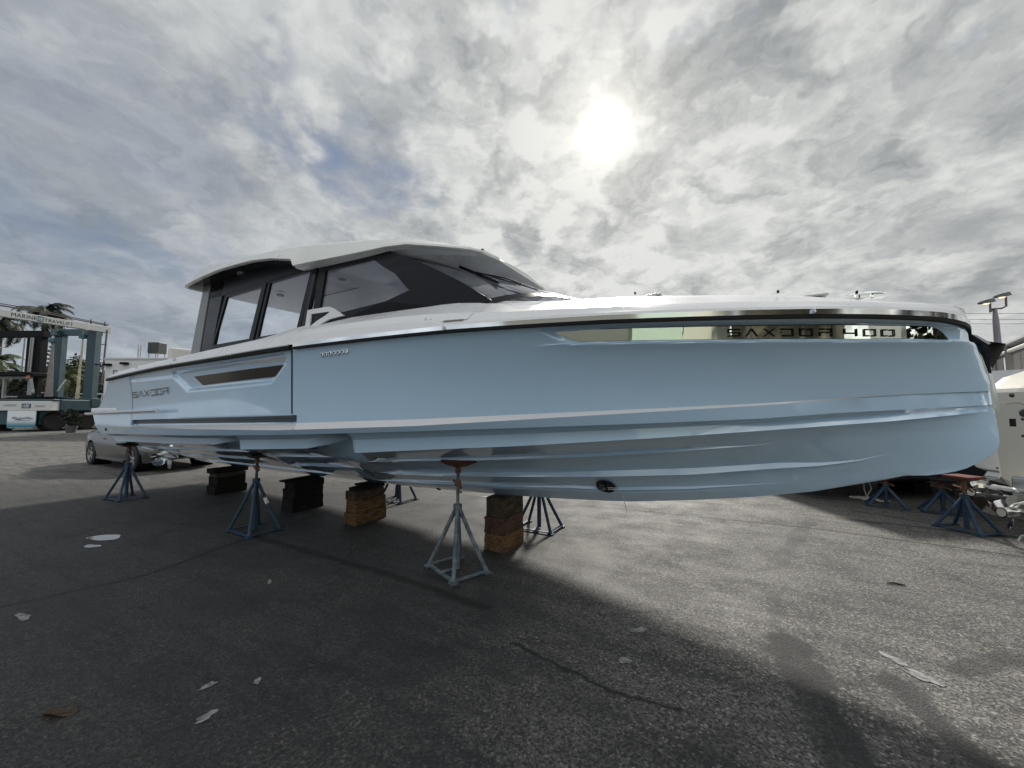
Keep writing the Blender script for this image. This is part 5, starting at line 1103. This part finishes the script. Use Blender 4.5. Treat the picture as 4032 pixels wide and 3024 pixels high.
# ================================================================ WHITE BUILDING
YB=27.0; bd=empty('white_building',(AX(520,YB),YB,0)); tag(bd,'plain white flat-roofed building behind the stern of the yacht','building')
WALLW=mat('white_stucco',(.50,.51,.52),.7,var=.06,vscale=.8)
zr_=AD(480,1416,YB).z; x0=AX(403,YB); x1=AX(405,YB)+9.5
mb=MB(); wbox(mb,x0,x1,YB,YB+8,0,zr_,bd); mb.build('wall',WALLW,bd)
mb=MB(); wbox(mb,x0-.06,x1+.06,YB-.06,YB+8.06,zr_,zr_+.12,bd); mb.build('parapet',mat('parapet_grey',(.38,.39,.40),.6),bd)
mb=MB(); wbox(mb,AX(436,YB),AX(452,YB),YB-.02,YB+.1,AZ(1490,YB),AZ(1457,YB),bd); mb.build('window',CARGL,bd)
for px_ in (425,492):
    mb=MB(); c_=AD(px_,1437 if px_<450 else 1432,YB); mb.box(W2(bd,c_+Vector((.1,-.15,0))),(.42,.25,.16)); mb.tube([W2(bd,c_+Vector((0,0,0))),W2(bd,c_+Vector((-.5 if px_<450 else .1,-.3,-.02)))],.03,6); mb.lathe([(.08,0),(.08,.1)],W2(bd,c_+Vector((-.5 if px_<450 else .2,-.3,-.05))),(0,0,1),10); mb.build('flood_light',mat('mast_black'),bd)
for px_ in (541,550):
    a=AD(px_,1428,YB+.2); mb=MB(); mb.tube([W2(bd,a),W2(bd,Vector((a.x+.0,a.y,AD(px_,1356,YB).z)))],.03,6); mb.build('antenna',mat('antenna_grey',(.3,.31,.32),.4),bd)
ac=empty('roof_unit',(AX(605,YB+1),YB+1.0,zr_+.12)); tag(ac,'black slatted cooling unit on legs on top of the white building','cooling unit')
wa=abs(AX(629,YB)-AX(581,YB))/2*.92; mb=MB(); mb.box((0,0,.85),(wa*2,wa*1.8,.78)); mb.build('casing',mat('unit_black',(.025,.03,.03),.5),ac,bevel=.03)
mb=MB()
for i in range(11): mb.box((-wa+.06+i*(2*wa-.12)/10,-wa*.9-.012,.85),(.04,.02,.70))
mb.build('louvre',mat('louvre_dark',(.05,.055,.055),.4),ac)
mb=MB()
for a in (-1,1):
    for b_ in (-1,1): mb.bar((a*wa*.85,b_*wa*.7,0),(a*wa*.85,b_*wa*.7,.48),.05)
mb.box((0,-wa*.7,.40),(wa*1.8,.05,.05)); mb.build('leg_frame',mat('antenna_grey'),ac)
# distant small vessels and vehicles
def small_boat(name,base,L,h,rot,label,hullm,cat='boat',top=True):
    t=empty(name,base,rot); tag(t,label,cat,'boats parked far behind'); mb=MB(); R2=[]
    for s_ in (0,.15,.4,.7,.9,1.): 
        w_=L*.14*(1-max(0,(s_-.35)/.65)**2)+.02; R2.append([Vector((L*s_-L/2,-w_,h)),Vector((L*s_-L/2,-w_*.8,h*.45)),Vector((L*s_-L/2,0,h*.25+.3*s_**3)),Vector((L*s_-L/2,w_*.8,h*.45)),Vector((L*s_-L/2,w_,h))])
    mb.loft(R2); mb.build('hull',hullm,t)
    if not top:
        mb=MB(); mb.box((-L*.2,0,h*.2),(.3,L*.1,h*.45)); mb.box((L*.2,0,h*.25),(.3,L*.1,h*.55)); mb.build('cradle',mat('mast_black'),t); return t
    mb=MB(); mb.box((0,0,h+.45),(L*.22,L*.13,.9),taper=.8); mb.build('console',WHITE,t,bevel=.05); mb=MB(); mb.box((0,0,h+1.7),(L*.32,L*.2,.08))
    for a in (-1,1):
        for b_ in (-1,1): mb.bar((a*L*.1,b_*L*.06,h),(a*L*.13,b_*L*.08,h+1.7),.06)
    mb.build('top_frame',WHITE,t); mb=MB(); mb.box((-L*.2,0,h*.2),(.3,L*.1,h*.45)); mb.box((L*.2,0,h*.25),(.3,L*.1,h*.55)); mb.build('cradle',mat('mast_black'),t); return t
small_boat('small_boat',PB(372,38),7,1.5,R(15),'white and blue boat low behind the right hoist wheel',mat('hull_navy',(.02,.06,.12),.3))
small_boat('small_boat',PB(142,40),8,1.7,R(-10),'white boat seen behind the forklift frame',WHITE)
small_boat('small_boat',PB(258,45),6,1.3,R(5),'small pale boat seen between the hoist wheels',mat('hull_pale_blue',(.2,.35,.42),.3))
# ================================================================ RIGHT SIDE
# neighbouring boat with black bottom
nb=empty('neighbour_boat',(9.4,8.4,0),R(0)); tag(nb,'boat with black bottom propped beyond the bow of the yacht','boat')
def hullrings(L,B_,zk,zc,zs,taper_end=1):
    out=[]
    for i in range(13):
        t=i/12; w_=B_/2*(1-max(0,(t-.45)/.55)**2.2)+.01; k=zk+.5*max(0,t-.7)**1.5*3; out.append((t*L-L/2,w_,k,zc+.3*t**3,zs+.35*t*t))
    return out
hr=hullrings(8.0,3.6,.10,.40,1.35)
mb=MB(); mb.loft([[Vector((-x,-w_*.86,zc)),Vector((-x,-w_*.5,(zk+zc)/2-.02)),Vector((-x,0,zk)),Vector((-x,w_*.5,(zk+zc)/2-.02)),Vector((-x,w_*.86,zc)),Vector((-x,0,zc+.02))] for x,w_,zk,zc,zs in hr]); 
NBF=1
mb.v=[(-a,b,c) for a,b,c in mb.v]; mb.build('bottom',mat('antifoul_black',(.008,.009,.010),.6),nb)
mb=MB(); mb.loft([[Vector((x,-w_*.87,zc+.001)),Vector((x,-w_,zs)),Vector((x,0,zs+.12)),Vector((x,w_,zs)),Vector((x,w_*.87,zc+.001))] for x,w_,zk,zc,zs in hr]); mb.build('topsides',mat('hull_dark_navy',(.012,.014,.02),.4),nb)
# canopy with parked boat
cp=empty('open_canopy',(19.9,16,0)); tag(cp,'low open shelter with a dark sloping eave at the right edge','shelter'); e0=Vector((19.85,16.0,3.97)); e1=Vector((15.0,10.55,3.97)); dE=(e1-e0).normalized(); bk=Vector((.75,.66,0))
BRN=mat('soffit_brown',(.10,.085,.075),.7,var=.2,vscale=2)
mb=MB(); A,B_=e0,e1; mb.prism([W2(cp,A),W2(cp,B_),W2(cp,B_+bk*9+Vector((0,0,.3))),W2(cp,A+bk*9+Vector((0,0,.3)))],(0,0,.06)); mb.build('roof_sheet',mat('roof_metal',(.13,.115,.10),.6),cp)
mb=MB(); mb.prism([W2(cp,A+Vector((.02,.02,-.04))),W2(cp,B_+Vector((.02,.02,-.04))),W2(cp,B_+bk*.1+Vector((0,0,-.42))),W2(cp,A+bk*.1+Vector((0,0,-.42)))],tuple(bk*.05)); mb.build('fascia',BRN,cp)
mb=MB(); mb.tube([W2(cp,A+Vector((-.06,-.05,-.06))),W2(cp,B_+Vector((-.06,-.05,-.06)))],.09,8); mb.build('gutter',mat('gutter_black',(.02,.02,.022),.4),cp)
mb=MB(); mb.tube([W2(cp,A+Vector((-.05,-.05,-.27))),W2(cp,B_+Vector((-.05,-.05,-.27)))],.07,8); mb.build('pipe',mat('pipe_white',(.45,.44,.42),.5),cp)
for t_ in (.05,.5,.98):
    for kk in (.5,7.5):
        q_=A.lerp(B_,t_)+bk*kk; mb=MB(); wbox(mb,q_.x-.12,q_.x+.12,q_.y-.12,q_.y+.12,0,3.97 if kk<1 else 4.1,cp); mb.build('post',mat('post_beige',(.20,.19,.17),.7),cp)
mb=MB(); mb.tube([W2(cp,A+Vector((0,0,.25))),W2(cp,A+Vector((-4.6,-.5,.62)))],.018,5); mb.build('stay_wire',mat('antenna_grey'),cp)
sb=small_boat('covered_boat',(19.2,13.6,0),8.,2.85,R(35),'white boat parked under the dark eave at the right edge',WHITE,top=False); 
tree('broadleaf_tree',(22.5,17.5,0),3.2,(2.2,2.,1.5),'dark tree low between the bow and the shelter at the right',G2,55,group='trees beyond the boat yard')
# lamp post
lp=empty('lamp_post',PB(3951,25)); lp.location=(AX(3950,25.),25.,0); tag(lp,'tall concrete lamp post with two lit lamp heads at the right','lamp post')
zt=AD(3925,1213,25.).z; xt=AX(3940,25.); 
mb=MB(); mb.tube([(0,0,0),(0,0,zt*.9),(0,0,zt)],[.24,.15,.09],12); mb.build('pole',mat('concrete_pole',(.19,.18,.20),.8,var=.15,vscale=3),lp)
ST=mat('lamp_steel',(.07,.055,.075),.5); GH=mat('lamp_housing',(.03,.045,.045),.5); LIT=mat('lamp_lit',(1,.9,.7),.5,emit=(1,.78,.42),estr=1.6)
for px_,py_,sx in ((3883,1188,-1),(3945,1163,1)):
    h=AD(px_,py_,25.)-Vector((lp.location.x,25.,0)); d_=1 if sx>0 else -1
    base=Vector((0,0,zt-.05)); mid_=Vector((h.x+ (.22),0,h.z-.62)) ; am=empty('lamp_arm',(0,0,0),0,lp)
    mb=MB(); mb.tube([base,Vector((mid_.x*.6,0,zt-.12+(.05 if sx<0 else .1))),Vector((mid_.x,0,mid_.z-.10)),Vector((mid_.x+.03,0,h.z-.1))],[.05,.06,.06,.055],8); mb.build('arm_tube',ST,am)
    mb=MB(); pr=[(-.62,0,-.10),(-.2,-.26,-.12),(.34,-.26,-.05),(.44,0,.0),(.34,.26,-.05),(-.2,.26,-.12)]; up=[(-.55,0,-.07),(-.15,-.2,.10),(.28,-.2,.20),(.38,0,.20),(.28,.2,.20),(-.15,.2,.10)]
    mb.loft([[h+Vector(p) for p in pr],[h+Vector(p) for p in up]],sm=False); mb.build('lamp_head',GH,am)
    mb=MB(); mb.lathe([(.02,-.06),(.13,-.03),(.16,.0)],h+Vector((.0,0,-.13)),(0,0,1),14); mb.build('lamp_lens',LIT,am)
# power lines
for k_,(ya,yb,lb) in enumerate([(1227,1226,'topmost thin power line crossing the sky at the right'),(1249,1250,'middle thin power line crossing the sky at the right'),(1266,1267,'lowest thin power line crossing the sky at the right')]):
    Y=42.; a=AD(3300,ya,Y); b=AD(4500,yb,Y); mb=MB(); mb.tube([a+(b-a)*t-Vector((0,0,.25*math.sin(math.pi*t))) for t in [i/12 for i in range(13)]],.022,5); o=mb.build('power_line',mat('wire_dark',(.04,.04,.04),.6)); tag(o,lb,'power line','power lines')
# outboards
EW=mat('outboard_white',(.62,.60,.53),.35,coat=.25,var=.02,vscale=2); EWC=mat('outboard_cool_white',(.58,.59,.58),.35,coat=.25); GC=mat('gearcase_silver',(.40,.41,.42),.25,metal=.85,bump=.05,bscale=6)
def prof(mb,pts,Y,th,o,mi=0):
    mb.prism([W2(o,(AD(a,b,Y).x,Y-th/2,AD(a,b,Y).z)) for a,b in pts],(0,th,0),mi); return mb
def outboard(Y,label,cowl,leg_,plate,gear,skeg,hub,hubr,propr,mw,details,ph,seams=()):
    c0=AD(hub[0],hub[1],Y); t=empty('outboard_engine',(c0.x,Y,0)); tag(t,label,'outboard engine','outboard engines at the right edge')
    mb=MB(); 
    n_=len(cowl)
    cc=[Vector(W2(t,(AD(a,b,Y).x,0,AD(a,b,Y).z)))+Vector((0,Y,0)) for a,b in cowl]; cen=sum(cc,Vector())/n_; rings=[]
    for f,yy in ((.90,-.26),(.985,-.21),(1,-.12),(1,.12),(.985,.21),(.90,.26)): rings.append([cen+(p-cen)*f+Vector((0,yy,0)) for p in cc])
    mb.loft(rings,sm=False); mb.build('cowl',mw,t,bevel=.02)
    prof(MB(),leg_,Y,.20,t).build('midsection',GC,t,bevel=.02)
    prof(MB(),plate,Y,.34,t).build('cavitation_plate',CHROME,t,bevel=.008)
    mb=prof(MB(),skeg,Y,.025,t); mb.build('skeg',GC,t)
    mb=MB(); g0=AD(gear[0],gear[1],Y); L_=g0.x-c0.x; mb.lathe([(hubr*.9,.0),(hubr*1.1,.12),(hubr*1.25,.4*L_),(hubr*1.15,.8*L_),(.02,L_*1.25)],(0,0,c0.z),(1,0,(g0.z-c0.z)/max(L_,.1)),18); mb.build('gearcase',GC,t)
    mb=MB(); mb.lathe([(hubr,-.03),(hubr*1.06,.01),(hubr,.20)],(-.05,0,c0.z),(1,0,-.05),20,cap=False); mb.lathe([(hubr*.8,-.03),(hubr*.8,.1)],(-.05,0,c0.z),(1,0,-.05),18); propeller(mb,(.10,0,c0.z),(1,0,-.05),propr,4,twist=32,hub=hubr*.95,hl=.16,ph=ph); mb.build('propeller',CHROME,t)
    for nm,a,b,r_,m_ in details:
        p_=AD(a,b,Y-.27); mb=MB()
        if nm=='vent_slot': mb.box(W2(t,(p_.x,Y-.265,p_.z)),(r_,.02,r_*1.7))
        else: mb.lathe([(r_,0),(r_,.012),(r_*.6,.02)],W2(t,(p_.x,Y-.262,p_.z)),(0,-1,0),18)
        mb.build(nm,m_,t)
    for ln in seams:
        mb=MB(); mb.tube([Vector(W2(t,(AD(a_,b_,Y-.27).x,Y-.262,AD(a_,b_,Y-.27).z))) for a_,b_ in ln],.0045,5); mb.build('cowl_seam',mat('seam_grey',(.12,.12,.11),.6),t)
    # transom bracket reaching forward to the boat
    mb=MB(); z_=1.15; mb.box((1.6,0,z_),(1.7,.3,.5)); mb.build('transom_bracket',GC,t,bevel=.02); return t
BD=mat('badge_dark',(.05,.06,.07),.2,metal=.5)
outboard(5.6,'farther white outboard engine, leaning, just right of the yacht bow',[(3908,1850),(3913,1750),(3917,1640),(3927,1615),(3963,1590),(4060,1575),(4140,1620),(4140,1880),(4010,1890)],[(3925,1845),(4130,1845),(4130,1935),(3965,1930),(3900,1880)],[(3832,1880),(3868,1878),(4020,1918),(4020,1928),(3990,1925)],(3960,1955),[(3862,2012),(3905,1978),(4010,1970),(3985,2018),(3915,2030)],(3845,1938),.062,.20,EWC,[('badge',3965,1685,.045,BD),('screw',3946,1699,.013,BD),('screw',3938,1746,.013,BD),('screw',3930,1796,.013,BD),('screw',3928,1843,.013,BD)],.4,[[(3922,1655),(3945,1656),(3970,1668),(4000,1682)]])
outboard(4.85,'nearer cream outboard engine cut by the right edge of the picture',[(4032,1900),(3998,1740),(3978,1640),(3966,1590),(3958,1545),(3964,1530),(4032,1478),(4120,1450),(4260,1470),(4290,1540),(4290,1920),(4060,1935)],[(4020,1880),(4240,1880),(4240,2010),(4020,2010)],[(3928,1925),(3960,1922),(3972,1916),(4160,1955),(4160,1970),(4050,1950)],(4110,2040),[(3990,2160),(4020,2110),(4160,2070),(4140,2180),(4060,2210)],(3968,2018),.062,.23,EW,[('badge',3985,1556,.028,BD),('badge',4032,1626,.05,BD),('vent_slot',3990,1664,.055,BLACK),('screw',4028,1650,.018,BD),('screw',4030,1716,.018,BD)],1.0,[[(3968,1592),(3990,1587),(4014,1587),(4040,1594),(4080,1605)]])
st2=MB(); 
ob=empty('fishing_boat',(12.3,5.2,0)); tag(ob,'white boat carrying the two outboard engines beyond the right edge','boat')
hr=hullrings(6.5,2.7,.75,1.0,2.0); mb=MB(); mb.loft([[Vector((x,-w_*.8,zc)),Vector((x,-w_,zs)),Vector((x,w_,zs)),Vector((x,w_*.8,zc)),Vector((x,0,zk))] for x,w_,zk,zc,zs in hr]); mb.build('hull',WHITE,ob)
mb=MB(); mb.box((-1.5,0,.37),(.4,.4,.72)); mb.box((1.5,0,.42),(.4,.4,.8)); mb.build('cradle',wood('old'),ob)
mb=MB(); mb.tube([(AX(3905,7.2)-12.3,2.0,AD(3905,1548,7.2).z),(AX(3975,7.2)-12.3,2.0,AD(3975,1551,7.2).z)],.05,10); mb.build('white_rail',SIGNW,ob)
fd=MB(); p_=AD(3938,1585,6.9); fd.lathe([(.03,-.14),(.09,-.10),(.10,0),(.09,.12),(.03,.14)],(0,0,0),(.3,0,1),14); o=fd.build('fender',mat('fender_beige',(.40,.37,.30),.6)); o.location=p_; tag(o,'beige fender hanging between the bow and the outboard engines','fender')
# background stands and ropes at right
for (x,y),lb,mp_,zt_,m_ in (((6.06,5.25),'blue stand with red top next to the outboard propellers',REDP,.72,BLUEP),((6.75,6.15),'blue stand under the black-bottomed boat, right one of the middle pair',BLACK,.52,BLUEP),((6.25,6.55),'blue stand under the black-bottomed boat, left one of the middle pair',BLACK,.50,BLUEP)):
    build_stand(zt_,lb,m_,mp_,.45 if zt_>.65 else .34,.28,RUST if mp_ is REDP else m_,0.,loc=(x,y,0),rz=R(100 if mp_ is REDP else 140))
timber(7.6,6.35,0,.5,.26,.28,R(20),'old','brown timber block standing in the shade under the black-bottomed boat',group='loose timber blocks')
timber(7.9,7.9,0,.7,.35,.20,R(5),'black','dark timber block under the keel of the black-bottomed boat',group='loose timber blocks')
ROPE=mat('white_rope',(.55,.54,.50),.8)
mb=MB(); a=gnd(3322,1955); b=gnd(3500,1978); rr=random.Random(8); pts=[]
for i in range(60):
    t_=i/59; c_=a.lerp(b,.5+.5*math.sin(t_*14)*(.6+.4*t_)); pts.append(Vector((c_.x+rr.uniform(-.03,.03),c_.y+.16*math.cos(t_*11)+rr.uniform(-.03,.03),.012+.01*(i%3))))
mb.tube(pts,.010,6); c_=gnd(3420,1962)
mb.tube([AD(3400,1900,7.1),AD(3402,1925,7.1),AD(3412,1953,7.1),Vector((c_.x,c_.y,.02))],.010,6); mb.tube([AD(3423,1900,7.1),AD(3431,1925,7.1),AD(3416,1950,7.1),Vector((c_.x,c_.y,.02))],.010,6)
o=mb.build('white_rope',ROPE); tag(o,'white rope hanging down and lying coiled on the ground below the bow','rope')
# ================================================================ BEHIND THE CAMERA (seen in the reflections)
def mirror_house(name,c,sz,m,label,nwin=2,rz=0.):
    t=empty(name,c,rz); tag(t,label,'building'); mb=MB(); mb.box((0,0,sz[2]/2),sz); mb.build('wall',m,t); mb=MB(); mb.box((0,0,sz[2]+.1),(sz[0]+.4,sz[1]+.4,.2)); mb.build('roof',SIGNW,t)
    for k_ in range(nwin):
        mb=MB(); mb.box((-sz[0]/2+sz[0]*(k_+.5)/nwin,sz[1]/2+.01,sz[2]*.55),(sz[0]/nwin*.4,.08,1.3)); mb.build('window',CARGL,t)
    return t
mirror_house('grey_shed',(-6.2,-11.5,0),(9.,4,7.5),mat('grey_sheeting',(.13,.135,.13),.6),'dark grey shed mirrored at the aft end of the bow window',0)
mirror_house('mint_building',(-.6,-13,0),(3.6,5,7.5),mat('mint_stucco',(.44,.54,.48),.7,var=.04),'mint green building mirrored left of the bow lettering',0)
mirror_house('cream_building',(2.6,-14,0),(2.4,5,7.5),mat('cream_stucco',(.50,.50,.45),.7),'narrow cream building mirrored beside the mint one',0)
mirror_house('brown_house',(7.2,-11.8,0),(5.6,3,7.),mat('brown_render',(.30,.265,.20),.8,var=.35,vscale=1.2),'brown house mirrored behind the bow lettering',0,R(25))
mirror_house('white_house',(11.6,-8.6,0),(1.9,3,6.5),mat('white_stucco'),'small white house mirrored behind the bow lettering numbers',0,R(40))
for k_,(x,y,h,r_,lb) in enumerate([(4.2,-9.6,6.6,2.4,'slim palm mirrored in the bow window beside the cream building'),(6.6,-8.8,6.2,2.4,'palm mirrored in the middle of the bow lettering'),(8.3,-8.0,6.4,2.3,'palm mirrored just left of the small white house')]): palm((x,y,0),h,(.3,0),r_,lb,seed=31+k_,nf=15)
TRK=mat('tree_brown',(.14,.11,.07),.9)
for k_,(x,y,h,r_,lb) in enumerate([(13.6,-5.4,7.5,2.2,'dark tree mirrored near the front end of the bow window'),(16.,-2.4,7.,2.4,'leafy tree mirrored at the very front of the bow window'),(-12,-16,6.5,3.4,'large tree mirrored in the aft side of the yacht'),(-22,-14,6.,3.6,'broad tree mirrored near the stern lettering')]):
    tree('broadleaf_tree',(x,y,0),h,(r_,r_,h*.42),lb,G3 if k_%2 else G2,80+k_,nclump=80,nleaf=40,leaf=.22,cz=h*.55,group='trees mirrored in the yacht')
small_boat('small_boat',(-9.5,-7.5,0),9.,2.2,R(20),'white boat mirrored in the aft side of the yacht',WHITE)
small_boat('small_boat',(-16.5,-6.5,0),8.,2.0,R(-10),'smaller white boat mirrored near the stern',WHITE)
